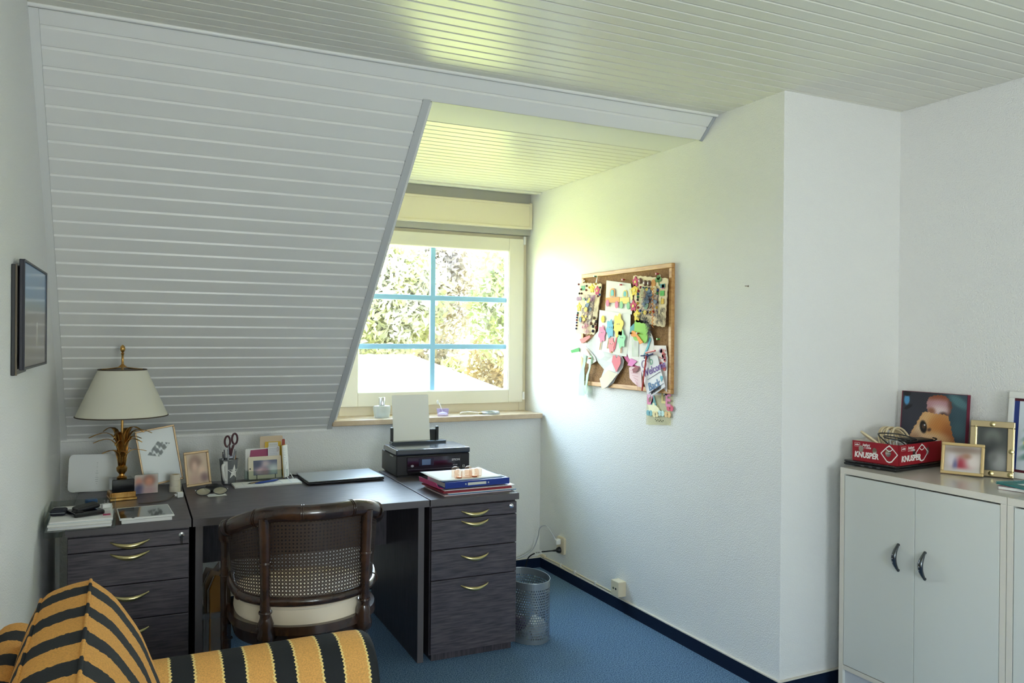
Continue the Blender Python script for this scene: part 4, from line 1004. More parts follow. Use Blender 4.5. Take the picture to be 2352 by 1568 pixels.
wl = prism('card_mark', rrect(PWd - 0.040, 0.036, PWd - 0.028, 0.048, 0.001), 0.0006, M_ink, pr, y=-0.0035)
prism('card_mark', rrect(PWd - 0.038, 0.038, PWd - 0.030, 0.046, 0.001), 0.0008, M_black, wl, y=-0.0031)
box('side_recess', (-0.001, 0.06, 0.10), (0.004, 0.13, 0.108), M_gblack, pr)
fd = box('paper_support', (0.045, PD - 0.035, 0.11), (0.305, PD - 0.028, 0.215), M_black, pr, rot=(0, 0, 0), bevel=0.002)
for x in (0.038, 0.298): box('paper_guide', (x, PD - 0.052, 0.14), (x + 0.014, PD - 0.03, 0.232), M_black, pr, bevel=0.003)
box('feed_flap', (0.03, PD - 0.10, PH - 0.002), (0.34, PD - 0.045, PH + 0.016), mat('smoke_flap', (60, 66, 76), 0.2), pr, rot=(0, 0, 0), bevel=0.003)
o = tag(prism('paper_sheet', rrect(0, 0, 0.21, 0.285, 0.006), 0.0015, M_paper, None, loc=(1.352, 4.256, TZ + 0.1265), rot=(R(-9), 0, R(-2))), 'white paper sheet standing in the rear feed of printer', 'paper')
# ------------------------------------------------------------ folders and glass bubbles
fx, fy = 1.342, 3.475
def sheetstack(name, label, cat, lo, hi, rgb, z, rz, bev=0.001, group=None):
    t = box(name, (0, 0, 0), (hi[0] - lo[0], hi[1] - lo[1], hi[2]), mat('fold_%d_%d_%d' % rgb, rgb, 0.5), None, loc=(fx + lo[0], fy + lo[1], z), rot=(0, 0, R(rz)), bevel=bev)
    return tag(t, label, cat, group)
z = TZ
sheetstack('clear_folder', 'pale pink plastic folder at the bottom of the folder pile', 'folder', (0.0, -0.02), (0.345, 0.24, 0.004), (222, 200, 206), z, 1.5); z += 0.0042
sheetstack('paper_sheaf', 'thin blue-grey document in the folder pile, above the pale pink folder', 'paper', (0.022, -0.02), (0.37, 0.23, 0.004), (90, 130, 170), z, 1.2); z += 0.0042
sheetstack('paper_sheaf', 'white document in the folder pile, above the thin blue-grey one', 'paper', (0.018, -0.016), (0.36, 0.23, 0.004), (226, 224, 224), z, 0.5); z += 0.0042
sheetstack('red_folder', 'dark red cardboard folder in the middle of the folder pile', 'folder', (-0.005, -0.018), (0.35, 0.25, 0.009), (140, 28, 44), z, 2.2); z += 0.0092
sheetstack('paper_sheaf', 'white papers between red folder and blue binder', 'paper', (0.006, -0.006), (0.37, 0.235, 0.004), (232, 226, 226), z, 1.5); z += 0.0042
t = thing('pink_folder', 'hot pink folder under the blue ring binder, showing at the left', 'folder', (fx - 0.012, fy + 0.02, z), 3)
prism('cover', [(0, 0), (0.33, 0), (0.33, 0.235), (0, 0.235)], 0.003, mat('hot_pink', (222, 70, 130), 0.4), t, loc=(0, 0, 0.003), rot=(R(-90), 0, 0))
V_ = [(0, 0.0, 0.003), (0, 0.235, 0.003), (-0.004, 0.235, 0.026), (-0.004, 0.03, 0.026), (0.002, 0, 0.003), (0.002, 0.235, 0.003), (-0.002, 0.235, 0.026), (-0.002, 0.03, 0.026)]
pyd('spine', V_, [(0, 1, 2, 3), (7, 6, 5, 4), (0, 3, 7, 4), (1, 5, 6, 2), (3, 2, 6, 7), (0, 4, 5, 1)], mat('hot_pink', (222, 70, 130), 0.4), t)
z += 0.0065
t = thing('ring_binder', 'blue ring binder on top of the folder pile, below glass bubbles', 'binder', (fx + 0.006, fy - 0.012, z), 2.5)
M_blue = mat('binder_blue', (24, 52, 140), 0.3)
box('spine', (0, 0, 0), (0.335, 0.004, 0.029), M_blue, t, bevel=0.0015)
box('lower_cover', (0, 0.004, 0), (0.335, 0.235, 0.003), M_blue, t)
box('upper_cover', (0, 0.004, 0.026), (0.335, 0.10, 0.029), M_blue, t, bevel=0.001)
lb_ = box('label_plate', (0.115, -0.0012, 0.009), (0.21, 0.0005, 0.021), mat('label_ivory', (214, 214, 204), 0.5), t)
for x in (0.104, 0.222): lathe('rivet', [(0.004, 0), (0.004, 0.001), (0, 0.0012)], M_chrome, t, (x, 0, 0.015), (R(90), 0, 0), n=14)
box('contents', (0.008, 0.006, 0.003), (0.325, 0.23, 0.024), M_paper, t, bevel=0.001)
# curled clear sleeves and papers above the binder
zt = z + 0.0295
def curled(name, label, cat, x0, x1, y0, y1, zz, lift, m, rz):
    n = 12; V, F = [], []
    for j in range(n + 1):
        for i in range(n + 1):
            u, v = i / n, j / n; V.append((x0 + (x1 - x0) * u, y0 + (y1 - y0) * v, lift * (1 - u) ** 3 * 0.4 + lift * v ** 2 * 0.8 + 0.0012))
    for j in range(n):
        for i in range(n): F.append((j * (n + 1) + i, j * (n + 1) + i + 1, (j + 1) * (n + 1) + i + 1, (j + 1) * (n + 1) + i))
    o = pyd(name, V, F, m, None, (fx, fy, zz), (0, 0, R(rz)), True); md = o.modifiers.new('thickness', 'SOLIDIFY'); md.thickness = 0.001
    return tag(o, label, cat)
curled('plastic_sleeve', 'bluish clear sleeve sticking out behind the top white paper', 'sleeve', -0.005, 0.33, 0.0, 0.245, zt, 0.010, mat('sleeve_blue', (176, 200, 226), 0.25), 5)
curled('paper_sheet', 'curled white paper lying on top of the blue binder', 'paper', -0.015, 0.315, 0.005, 0.225, zt + 0.003, 0.010, M_paper, 4)
gt = thing('glass_bubbles', 'group of orange-tinted glass bubble tealight holders joined on the papers', 'glass ornament', (1.478, 3.535, zt + 0.006), 3)
M_amber = glass('amber_glass', (255, 243, 234), 0.04, 1.5, 0.06, (240, 210, 190))
for k, (x, y, r, h) in enumerate(((-0.042, -0.01, 0.019, 0.042), (-0.040, 0.028, 0.018, 0.048), (0.0, -0.012, 0.026, 0.038), (0.042, -0.008, 0.024, 0.040), (0.030, 0.03, 0.018, 0.046), (0.072, 0.008, 0.018, 0.040))):
    lathe('bubble', [(r * 0.9, 0), (r, 0.005), (r, h - r * 0.5), (r * 0.8, h - r * 0.18), (r * 0.45, h), (0.001, h + 0.001)], M_amber, gt, (x, y, 0), n=24)
for x in (-0.036, 0.044): lathe('rim_ring', [(0.012, 0.0005), (0.014, 0.003), (0.012, 0.006)], mat('copper_glass', (196, 120, 84), 0.2, metal=0.5), gt, (x, -0.008, 0), n=20)
# ------------------------------------------------------------ window-sill items
SZ = 0.9902
t = thing('glass_bottle', 'frosted glass bottle with chrome cap on the window sill', 'bottle', (1.405, 4.655, SZ), 0)
lathe('bottle', [(0.043, 0), (0.046, 0.004), (0.053, 0.062), (0.048, 0.070), (0.018, 0.075), (0.018, 0.08)], M_frost, t, n=36, sy=0.7)
lathe('liquid', [(0.036, 0.006), (0.038, 0.02), (0.0, 0.02)], M_frost, t, n=28, sy=0.66)
lathe('cap', [(0.0185, 0.076), (0.0185, 0.118), (0.0165, 0.121), (0, 0.121)], M_chrome, t, n=28)
t = thing('glass_bowl', 'small clear glass bowl with white salt on the window sill', 'bowl', (1.785, 4.635, SZ), 0)
M_lil = glass('lilac_glass', (238, 232, 250), 0.0, 1.45, 0.12, (226, 220, 244))
lathe('bowl', [(0.034, 0), (0.036, 0.004), (0.041, 0.044), (0.0375, 0.044), (0.033, 0.012), (0, 0.010)], M_lil, t, n=8, smooth=False)
lathe('salt', [(0.030, 0.011), (0.024, 0.018), (0.008, 0.024), (0, 0.025)], M_paper, t, n=20)
t = thing('spoon', 'small white spoon standing in the glass bowl', 'spoon', (1.785, 4.64, SZ + 0.024), 0)
tube('spoon_stem', [(0, 0, 0), (-0.012, 0, 0.03), (-0.022, 0, 0.055)], [0.0025, 0.0025, 0.003], M_white, t, n=8)
bm = bmesh.new(); bmesh.ops.create_icosphere(bm, subdivisions=2, radius=1)
for q in bm.verts: q.co = Vector((q.co.x * 0.007 - 0.026, q.co.y * 0.003, q.co.z * 0.0125 + 0.064))
fromb('spoon_bowl', bm, M_white, t, rot=(0, R(-6), 0), smooth=True)
t = thing('magnifying_glass', 'silver magnifying glass lying at the right of the window sill', 'magnifier', (1.90, 4.645, SZ), -3)
tube('handle', [(0, 0, 0.008), (0.02, 0, 0.011), (0.07, 0, 0.011), (0.115, 0, 0.009), (0.135, 0, 0.008)], [0.005, 0.0085, 0.009, 0.006, 0.004], mat('mother_of_pearl', (206, 198, 176), 0.2, metal=0.5), t, n=12)
tube('ferrule', [(0.128, 0, 0.008), (0.15, 0, 0.008)], 0.006, M_satin, t, n=12)
tube('lens_ring', [(0.205 + 0.055 * math.cos(a), 0.055 * math.sin(a), 0.009) for a in np.linspace(0, 2 * math.pi, 36, endpoint=False)], 0.004, M_silver, t, n=8, closed=True, flat=1.8)
lathe('lens', [(0.053, 0.007), (0.053, 0.010), (0.03, 0.013), (0, 0.014)], M_clear, t, (0.205, 0, 0), n=32)
# ------------------------------------------------------------ white cabinets
CX0, CZ = 2.665, 0.95
def cabinet(label, ya, yb, handles=True):
    """front faces -x; spans y from yb (near) to ya (far)"""
    t = thing('cabinet', label, 'cabinet', (CX0, (ya + yb) / 2, 0), 0, 'white two-door cabinets')
    hw = (ya - yb) / 2; D = XR2 - 0.014 - CX0
    box('top', (0, -hw, CZ - 0.024), (D, hw, CZ), M_cabtop, t)
    box('top_edge', (-0.002, -hw, CZ - 0.024), (0, hw, CZ), M_cabedge, t)
    for y in (-hw, hw - 0.02):
        s_ = box('side_panel', (0, y, 0), (D, y + 0.02, CZ - 0.024), M_cab, t)
        box('edge_band', (-0.002, y, 0.001), (0, y + 0.02, CZ - 0.025), M_cabedge, s_)
    box('back_panel', (D - 0.006, -hw + 0.02, 0.02), (D, hw - 0.02, CZ - 0.024), M_cab, t)
    box('bottom_rail', (0.0, -hw + 0.02, 0.128), (D - 0.01, hw - 0.02, 0.146), M_cabedge, t)
    box('plinth', (0.012, -hw + 0.02, 0), (0.03, hw - 0.02, 0.128), mat('plinth_grey', (196, 198, 204), 0.5), t)
    for s in (-1, 1):
        y0, y1 = (0.0012, hw - 0.023) if s > 0 else (-hw + 0.023, -0.0012)
        d = box('door', (-0.001, y0, 0.149), (0.016, y1, CZ - 0.030), M_cab, t, bevel=0.001)
        hy = y0 + 0.055 if s > 0 else y1 - 0.045
        if s > 0: hy = y0 + 0.065
        zc = 0.645 if s < 0 else 0.648
        h = tube('handle', [(-0.003 - 0.026 * math.sin(math.pi * k / 12), hy, zc - 0.052 + 0.104 * k / 12) for k in range(13)], [0.0035 + 0.0045 * math.sin(math.pi * k / 12) for k in range(13)], mat('pewter', (92, 96, 100), 0.25, metal=0.9), d, n=8, upv=(0, 1, 0), flat=1.3)
        for z in (zc - 0.048, zc + 0.048): lathe('handle_foot', [(0.005, 0), (0.0045, 0.008)], mat('pewter', (92, 96, 100), 0.25, metal=0.9), d, (0, hy, z), (0, R(-90), 0), n=10)
        for q in (-0.014, 0.0, 0.014): lathe('stud', [(0.0022, 0), (0.0022, 0.002), (0, 0.003)], M_chrome, h, (-0.036 + 0.001 * abs(q) * 100, hy, zc + q), (0, R(-90), 0), n=8)
    return t
cabinet('white two-door cabinet with pewter handles, next to the wall corner', 2.387, 1.697)
cabinet('second white cabinet cut off by the right edge of the photo', 1.694, 1.004)

# closed black laptop under the carton
CT = CZ + 0.0002
t = thing('black_laptop', 'closed black laptop under the red carton on cabinet', 'laptop', (2.755, 2.195, CT), 7)
box('base', (0, 0, 0.002), (0.34, 0.235, 0.014), M_black, t, bevel=0.005)
box('lid', (0.001, 0.001, 0.0148), (0.339, 0.234, 0.0235), M_gblack, t, bevel=0.004)
for k in range(3): box('side_port', (-0.0005, 0.07 + 0.035 * k, 0.005), (0.001, 0.085 + 0.035 * k, 0.010), mat('port_grey', (80, 80, 84), 0.4), t)
# red cardboard tray
kb = thing('cardboard_tray', 'red printed yoghurt carton tray holding cables, on the black laptop', 'carton', (2.772, 2.197, CT + 0.024), 8)
M_red = mat('carton_red', (150, 20, 36), 0.5); M_wink = mat('white_print', (238, 234, 230), 0.5); M_inside = mat('carton_inside', (214, 206, 196), 0.8)
KW, KD, KH, TH = 0.315, 0.205, 0.082, 0.003
def holed(name, w, h, holes, m, par, loc, rot):
    """upright carton side with round holes cut through"""
    bm = bmesh.new(); n = 20
    outer = [bm.verts.new((x, 0, z)) for x, z in ((0, 0), (w, 0), (w, h), (0, h))]
    es = [bm.edges.new((outer[i], outer[(i + 1) % 4])) for i in range(4)]
    for (x, z, r) in holes:
        vs = [bm.verts.new((x + r * 0.85 * math.cos(2 * math.pi * k / n), 0, z + r * math.sin(2 * math.pi * k / n))) for k in range(n)]
        es += [bm.edges.new((vs[k], vs[(k + 1) % n])) for k in range(n)]
    bmesh.ops.triangle_fill(bm, use_beauty=True, use_dissolve=False, edges=es)
    r = bmesh.ops.extrude_face_region(bm, geom=bm.faces[:])
    for q in r['geom']:
        if isinstance(q, bmesh.types.BMVert): q.co.y += TH
    bmesh.ops.recalc_face_normals(bm, faces=bm.faces[:])
    return fromb(name, bm, m, par, loc, rot)
hl = [(0.04, 0.05, 0.014), (0.1, 0.048, 0.0125), (0.158, 0.046, 0.0155)]
left = holed('side_wall', KD, KH, hl, M_red, kb, (0, KD, 0), (0, 0, R(-90)))
hr = [(0.11, 0.046, 0.014), (0.21, 0.046, 0.016)]
frontw = holed('side_wall', KW, KH, hr, M_red, kb, (0, 0, 0), (0, 0, 0))
holed('side_wall', KD, KH, [], M_inside, kb, (KW, 0, 0), (0, 0, R(90)))
holed('side_wall', KW, KH, [], M_inside, kb, (KW, KD, 0), (0, 0, R(180)))
box('carton_floor', (0.002, 0.002, 0), (KW - 0.002, KD - 0.002, 0.003), M_inside, kb)
def carton_print(par, w, k0):
    s = w / 0.205
    text('lettering', 'KNUSPER', 0.032, M_wink, par, (0.012 * s, -0.0006, 0.0155), bold=0.0012, sxf=0.78 * s, shear=0.12)
    text('lettering', 'Joghurt', 0.0135, M_wink, par, (0.048 * s, -0.0006, 0.064), bold=0.0002, shear=0.3, sxf=s * 0.8)
    text('lettering', 'Ecke', 0.0135, M_wink, par, (0.064 * s, -0.0006, 0.0535), bold=0.0002, shear=0.3, sxf=s * 0.8)
    text('lettering', 'mit der', 0.0052, M_wink, par, (0.047 * s, -0.0006, 0.0545), shear=0.3, sxf=s)
    p1 = rrect(0.012 * s, 0.0585, 0.036 * s, 0.0745, 0.001)
    e = prism('emblem', p1, 0.0004, M_wink, par, y=0.0002)
    prism('emblem_field', rrect(0.0128 * s, 0.0593, 0.0352 * s, 0.0737, 0.001), 0.0005, M_red, e, y=0.0004)
    text('lettering', 'm\u00fcller', 0.0092, M_wink, e, (0.0145 * s, -0.0012, 0.0635), bold=0.0002, sxf=s * 0.8)
    # lozenge logo
    def loz(cx, cz, a, b): return [(cx + q[0] * a * s, cz + q[1] * b) for q in ((0, 1), (0.35, 0.72), (1, 0.05), (1, -0.05), (0.3, -0.9), (0, -1), (-0.3, -0.9), (-1, -0.05), (-1, 0.05), (-0.35, 0.72))]
    def ringp(name, o, i, yy, pr_):
        n = len(o); V = [(x, -yy, z) for x, z in o] + [(x, -yy, z) for x, z in i]
        return pyd(name, V, [(k, (k + 1) % n, (k + 1) % n + n, k + n) for k in range(n)], M_wink, pr_)
    q = ringp('lozenge', loz(0.164, 0.043, 0.036, 0.036), loz(0.164, 0.043, 0.031, 0.0305), 0.0006, par)
    ringp('lozenge_flap', loz(0.164, 0.064, 0.017, 0.012), loz(0.164, 0.064, 0.013, 0.0085), 0.0008, q)
carton_print(left, KD, 0); carton_print(frontw, KW * 0.86, 1)
# cables and adapter in the carton
bx0 = Vector((2.772, 2.197, CT + 0.027)); ca_, sa_ = math.cos(R(8)), math.sin(R(8))
def kbp(x, y, z): return (bx0.x + x * ca_ - y * sa_, bx0.y + x * sa_ + y * ca_, bx0.z + z)
M_bcable = mat('beige_cable', (214, 196, 160), 0.5)
def coil(cx, cy, cz, rx, rz, turns, n=22, jit=0.006, tilt=0.5):
    P = []
    for k in range(turns * n):
        a = 2 * math.pi * k / n; q = k / n
        P.append(kbp(cx + rx * math.cos(a) + 0.004 * math.sin(q * 5), cy + 0.012 * (q - turns / 2) + math.sin(a) * 0.02, cz + rz * math.sin(a) + jit * math.sin(q * 3)))
    return P
tag(tube('extension_cable', coil(0.19, 0.135, 0.074, 0.06, 0.05, 6), 0.0044, M_bcable, None, n=8), 'coiled beige extension cable sticking out of the red carton', 'cable')
tag(tube('beige_lead', smooth_path([kbp(0.09, 0.09, 0.02), kbp(0.05, 0.12, 0.07), kbp(0.018, 0.16, 0.108), kbp(0.03, 0.18, 0.112), kbp(0.055, 0.15, 0.08), kbp(0.08, 0.10, 0.045), kbp(0.12, 0.08, 0.02)], 6), 0.005, M_bcable, None, n=8), 'beige cable loop at the left end of the red carton', 'cable')
tag(tube('black_lead', smooth_path([kbp(0.04, 0.05, 0.06), kbp(0.06, 0.12, 0.10), kbp(0.10, 0.14, 0.108), kbp(0.16, 0.09, 0.104), kbp(0.20, 0.04, 0.085), kbp(0.14, 0.03, 0.08), kbp(0.08, 0.05, 0.09), kbp(0.05, 0.09, 0.098), kbp(0.09, 0.11, 0.10), kbp(0.13, 0.06, 0.09), kbp(0.11, 0.03, 0.075)], 7), 0.0026, M_black, None, n=8), 'tangled thin black cable on top of the red carton', 'cable')
tag(tube('grey_lead', coil(0.12, 0.075, 0.055, 0.035, 0.026, 4), 0.003, mat('grey_cable', (196, 196, 192), 0.5), None, n=8), 'light grey coiled cable inside the red carton', 'cable')
t = thing('power_adapter', 'black power adapter lying at the right in the red carton', 'adapter', kbp(0.235, 0.06, 0.052), -12)
box('adapter_body', (-0.06, -0.03, 0), (0.06, 0.045, 0.034), M_black, t, bevel=0.006)
tube('adapter_lead', smooth_path([(0.06, 0.0, 0.017), (0.072, -0.002, 0.02), (0.07, -0.03, 0.034), (0.05, -0.03, 0.04)], 4), 0.0026, M_black, t, n=8)
t = thing('power_strip', 'white plug strip under the cables in the red carton', 'power strip', kbp(0.15, 0.105, 0.0005), 5)
box('strip_body', (-0.13, -0.03, 0), (0.13, 0.03, 0.034), M_white, t, bevel=0.005)
for k in range(4): lathe('socket', [(0.017, 0.034), (0.017, 0.0345), (0.014, 0.0345), (0.013, 0.03), (0, 0.03)], M_white, t, (-0.09 + 0.06 * k, 0, 0), n=20)
# dog canvas print leaning against the wall
def inside(u, v, poly):
    m = np.zeros(u.shape, bool); n = len(poly)
    for k in range(n):
        (x0, y0), (x1, y1) = poly[k], poly[(k + 1) % n]
        c = ((y0 > v) != (y1 > v)); m ^= c & (u < (x1 - x0) * (v - y0) / ((y1 - y0) or 1e-9) + x0)
    return m[..., None]
def dog(u, v):
    uu = u + 0.006 * np.sin(v * 90) + 0.004 * np.sin(v * 210 + u * 50); vv = v + 0.005 * np.sin(u * 110)
    c = blobs((46, 46, 56), [(0.9, 0.75, 0.28, 0.4, 0.3, (56, 82, 94), 0.2), (0.88, 0.9, 0.16, 0.06, -0.5, (84, 122, 130), 0.5), (0.9, 0.52, 0.12, 0.12, -0.6, (70, 100, 112), 0.3), (0.2, 0.5, 0.3, 0.3, 0, (54, 54, 66), 0.2),
        (0.07, 0.88, 0.045, 0.075, 0, (80, 150, 200), 0.7), (0.07, 0.97, 0.06, 0.04, 0, (18, 20, 26), 0.8), (0.1, 0.775, 0.07, 0.025, 0.5, (18, 18, 24), 0.7)])(u, v)
    ear = smooth_path([(0.41, 0.913), (0.51, 0.968), (0.655, 0.973), (0.755, 0.905), (0.784, 0.80), (0.712, 0.66), (0.554, 0.69), (0.439, 0.70), (0.40, 0.80)], 4, True)
    ec = blobs((176, 130, 132), [(0.58, 0.95, 0.2, 0.06, 0, (140, 72, 44), 0.3), (0.76, 0.80, 0.05, 0.16, 0, (96, 54, 40), 0.3), (0.58, 0.82, 0.14, 0.09, 0, (196, 152, 160), 0.3), (0.60, 0.76, 0.12, 0.06, 0, (228, 206, 206), 0.2), (0.47, 0.74, 0.06, 0.05, 0, (150, 96, 70), 0.3), (0.66, 0.70, 0.06, 0.04, 0, (70, 44, 40), 0.3)])(u, v)
    k = inside(uu, vv, ear); c = np.where(k, ec, c)
    head = smooth_path([(0.374, 0.724), (0.31, 0.66), (0.237, 0.53), (0.165, 0.405), (0.144, 0.31), (0.12, 0.2), (0.13, -0.1), (1.0, -0.1), (0.928, 0.167), (0.87, 0.31), (0.80, 0.484), (0.755, 0.643), (0.70, 0.706), (0.54, 0.71)], 4, True)
    hc = blobs((206, 150, 94), [(0.42, 0.66, 0.12, 0.08, 0.3, (222, 176, 122), 0.2), (0.62, 0.55, 0.16, 0.14, 0, (196, 128, 66), 0.2), (0.78, 0.4, 0.1, 0.16, 0.4, (170, 98, 50), 0.2), (0.30, 0.45, 0.08, 0.14, -0.5, (226, 196, 160), 0.2), (0.45, 0.33, 0.26, 0.09, 0.1, (228, 192, 152), 0.2), (0.66, 0.28, 0.14, 0.1, 0, (214, 168, 120), 0.2),
        (0.22, 0.36, 0.1, 0.06, 0.5, (190, 150, 120), 0.2), (0.36, 0.508, 0.055, 0.09, 0.2, (24, 18, 18), 0.75), (0.365, 0.515, 0.028, 0.035, 0, (84, 58, 44), 0.5), (0.38, 0.535, 0.011, 0.013, 0, (236, 240, 244), 0.6), (0.455, 0.475, 0.03, 0.022, 0.5, (84, 56, 44), 0.3),
        (0.51, 0.22, 0.075, 0.04, -0.2, (30, 24, 26), 0.7), (0.52, 0.24, 0.02, 0.012, 0, (120, 130, 140), 0.5), (0.84, 0.22, 0.05, 0.09, -0.5, (66, 38, 30), 0.4), (0.9, 0.1, 0.08, 0.07, 0.6, (176, 140, 146), 0.5)])(u, v)
    k = inside(uu, vv, head); c = np.where(k, hc, c)
    no = np.sin(u * 140 + v * 60) * np.sin(v * 170 - u * 40)
    return c * (1 + 0.05 * no[..., None])
t = thing('canvas_print', 'canvas photo print of a tan dog head leaning on the wall', 'picture', (3.088, 2.452, CT), -90)
t.rotation_euler = (R(-4), 0, R(-90))
box('canvas', (0, 0.0006, 0), (0.308, 0.018, 0.302), mat('plum_edge', (110, 24, 52), 0.6), t)
picture('photo', 0.300, 0.298, dog, t, (0.006, -0.0004, 0.002), n=170, rough=0.5)
# small gold frame, ornate frame
fam = blobs((186, 176, 168), [(0.5, 0.25, 0.24, 0.3, 0, (170, 56, 72), 0.3), (0.2, 0.45, 0.14, 0.3, 0, (214, 206, 212), 0.2), (0.78, 0.4, 0.2, 0.3, 0, (222, 210, 206), 0.2), (0.5, 0.85, 0.5, 0.12, 0, (150, 130, 120), 0.2), (0.3, 0.2, 0.06, 0.25, 0, (110, 110, 150), 0.2), (0.6, 0.62, 0.12, 0.1, 0, (170, 130, 110), 0.2), (0.5, 0.02, 0.5, 0.12, 0, (206, 200, 196), 0.2)])
frame('picture_frame', 'small gold frame with blurred group photo before the red carton', (2.912, 2.118, CT + 0.001), -72, 0.152, 0.122, 0.011, 0.011, M_goldf, fam, 12, -1.0)
bw_ = blobs((70, 72, 70), [(0.5, 0.78, 0.22, 0.16, 0, (120, 124, 118), 0.2), (0.5, 0.45, 0.2, 0.3, 0, (56, 58, 58), 0.2), (0.75, 0.2, 0.3, 0.25, 0, (150, 150, 148), 0.2), (0.5, 0.3, 0.14, 0.1, 0, (110, 110, 108), 0.2)])
of = frame('picture_frame', 'ornate gold and black frame with blurred dark photo, by white frame', (2.985, 2.05, CT + 0.001), -66, 0.150, 0.212, 0.024, 0.014, mat('ornate_gold', (196, 176, 138), 0.3, metal=0.7), bw_, 8, 0)
for x, z in ((0.075, 0.2), (0.14, 0.10), (0.075, 0.012), (0.012, 0.10), (0.012, 0.012), (0.138, 0.012)):
    lathe('rosette', [(0.010, 0), (0.009, 0.004), (0.004, 0.006), (0, 0.0065)], M_satin, of, (x, -0.013, z), (R(90), 0, 0), n=12)
for x in (0.012, 0.138):
    tube('bead_row', [(x + 0.007, -0.0145, 0.02 + 0.0075 * k) for k in range(24)], [0.0016 + 0.0008 * (k % 2) for k in range(24)], M_satin, of, n=6)
box('side_block', (0.004, 0.004, 0.002), (0.146, 0.03, 0.21), M_black, of, bevel=0.002)
# white framed picture with blue mount
def xmas(u, v):
    f = blobs((214, 222, 232), [(0.22, 0.86, 0.03, 0.02, 0, (120, 100, 60), 0.6), (0.25, 0.78, 0.02, 0.014, 0, (110, 90, 70), 0.6), (0.5, 0.72, 0.34, 0.05, 0.35, (40, 112, 84), 0.6), (0.55, 0.60, 0.42, 0.06, 0.35, (40, 104, 76), 0.6), (0.55, 0.46, 0.44, 0.07, 0.3, (44, 110, 80), 0.6), (0.5, 0.30, 0.4, 0.06, 0.3, (48, 104, 90), 0.5),
        (0.2, 0.40, 0.07, 0.045, 0, (232, 206, 40), 0.7), (0.4, 0.78, 0.06, 0.04, 0, (206, 130, 150), 0.7), (0.24, 0.12, 0.04, 0.025, 0, (70, 66, 90), 0.6), (0.7, 0.5, 0.06, 0.04, 0, (200, 60, 60), 0.7)])
    return f(u, v)
wf = thing('framed_picture', 'white framed picture with blue mount at the right photo edge', 'picture', (3.072, 1.962, CT), -90)
wf.rotation_euler = (R(-5), 0, R(-90))
Ww, Wh = 0.26, 0.328
for nm, a, b in (('frame_rail', (0, -0.012, 0), (Ww, 0, 0.024)), ('frame_rail', (0, -0.012, Wh - 0.024), (Ww, 0, Wh)), ('frame_stile', (0, -0.012, 0.024), (0.02, 0, Wh - 0.024)), ('frame_stile', (Ww - 0.02, -0.012, 0.024), (Ww, 0, Wh - 0.024))): box(nm, a, b, M_white, wf, bevel=0.002)
box('backing', (0.002, 0.0, 0.002), (Ww - 0.002, 0.004, Wh - 0.002), M_white, wf)
box('mount', (0.02, -0.004, 0.024), (Ww - 0.02, -0.002, Wh - 0.024), mat('navy_mount', (30, 52, 124), 0.6), wf)
for a, b in (((0.02, -0.005, 0.024), (Ww - 0.02, -0.003, 0.034)), ((0.02, -0.005, Wh - 0.034), (Ww - 0.02, -0.003, Wh - 0.024))): box('plum_border', a, b, mat('plum_border', (84, 24, 40), 0.6), wf)
picture('artwork', Ww - 0.08, Wh - 0.068, xmas, wf, (0.04, -0.0055, 0.034), n=50)
# books and spiral book at right
t = thing('book', 'white paged book under the teal spiral notebook on the cabinet', 'book', (2.786, 1.805, CT), 8)
box('pages', (0, -0.24, 0.001), (0.19, 0, 0.011), M_paper, t, bevel=0.001)
box('cover', (-0.002, -0.242, 0.011), (0.192, 0.002, 0.0135), mat('collage_cover', (96, 70, 84), 0.4, var=(40, (180, 150, 150), 0.45, 0.6)), t)
box('lower_cover', (-0.002, -0.242, 0), (0.192, 0.002, 0.001), mat('collage_cover', (96, 70, 84), 0.4), t)
t = thing('spiral_notebook', 'teal spiral notebook lying on a book at the right edge', 'notebook', (2.80, 1.83, CT + 0.0138), -16)
box('cover', (0.01, -0.21, 0), (0.16, 0.0, 0.006), mat('teal_cover', (30, 120, 120), 0.4), t, bevel=0.001)
for k in range(20): tube('spiral_ring', [(0.012 + 0.007 * k, 0.0 + 0.0045 * math.cos(a), 0.004 + 0.0045 * math.sin(a)) for a in np.linspace(0, 2 * math.pi, 8, endpoint=False)], 0.0009, mat('teal_wire', (40, 150, 160), 0.4), t, n=4, closed=True, upv=(1, 0, 0))
box('title_patch', (0.05, -0.14, 0.006), (0.13, -0.05, 0.0064), mat('title_white', (214, 220, 220), 0.6), t)

# ------------------------------------------------------------ sockets, cables, bin, document holder
M_sock = mat('ivory_plastic', (220, 206, 178), 0.4)
t = thing('wall_socket', 'double ivory wall socket with white and black plugs, above skirting', 'socket', (XR, 4.315, 0.20), -90)
prism('cover', rrect(-0.045, -0.05, 0.045, 0.052, 0.012), 0.014, M_sock, t)
for z in (-0.026, 0.026):
    lathe('socket_well', [(0.021, 0.0), (0.021, 0.0015), (0.018, 0.0015), (0.017, -0.008), (0, -0.008)], M_sock, t, (0, -0.0145, z), (R(90), 0, 0), n=24)
t = thing('white_plug', 'white mains plug and lead in the upper half of socket', 'plug', (XR - 0.0165, 4.315, 0.226), -90)
box('plug_body', (-0.016, -0.034, -0.016), (0.016, 0, 0.018), M_white, t, bevel=0.006)
tube('lead', smooth_path([(0, -0.03, 0.01), (-0.02, -0.05, 0.055), (-0.08, -0.055, 0.085), (-0.17, -0.05, 0.05), (-0.22, -0.04, -0.03), (-0.245, -0.08, -0.115), (-0.235, -0.25, -0.16), (-0.235, -0.5, -0.19)], 6), 0.0035, mat('grey_white_lead', (196, 197, 202), 0.4), t, n=8)
t = thing('black_plug', 'round black mains plug with tagged lead in lower half of socket', 'plug', (XR - 0.0165, 4.315, 0.174), -90)
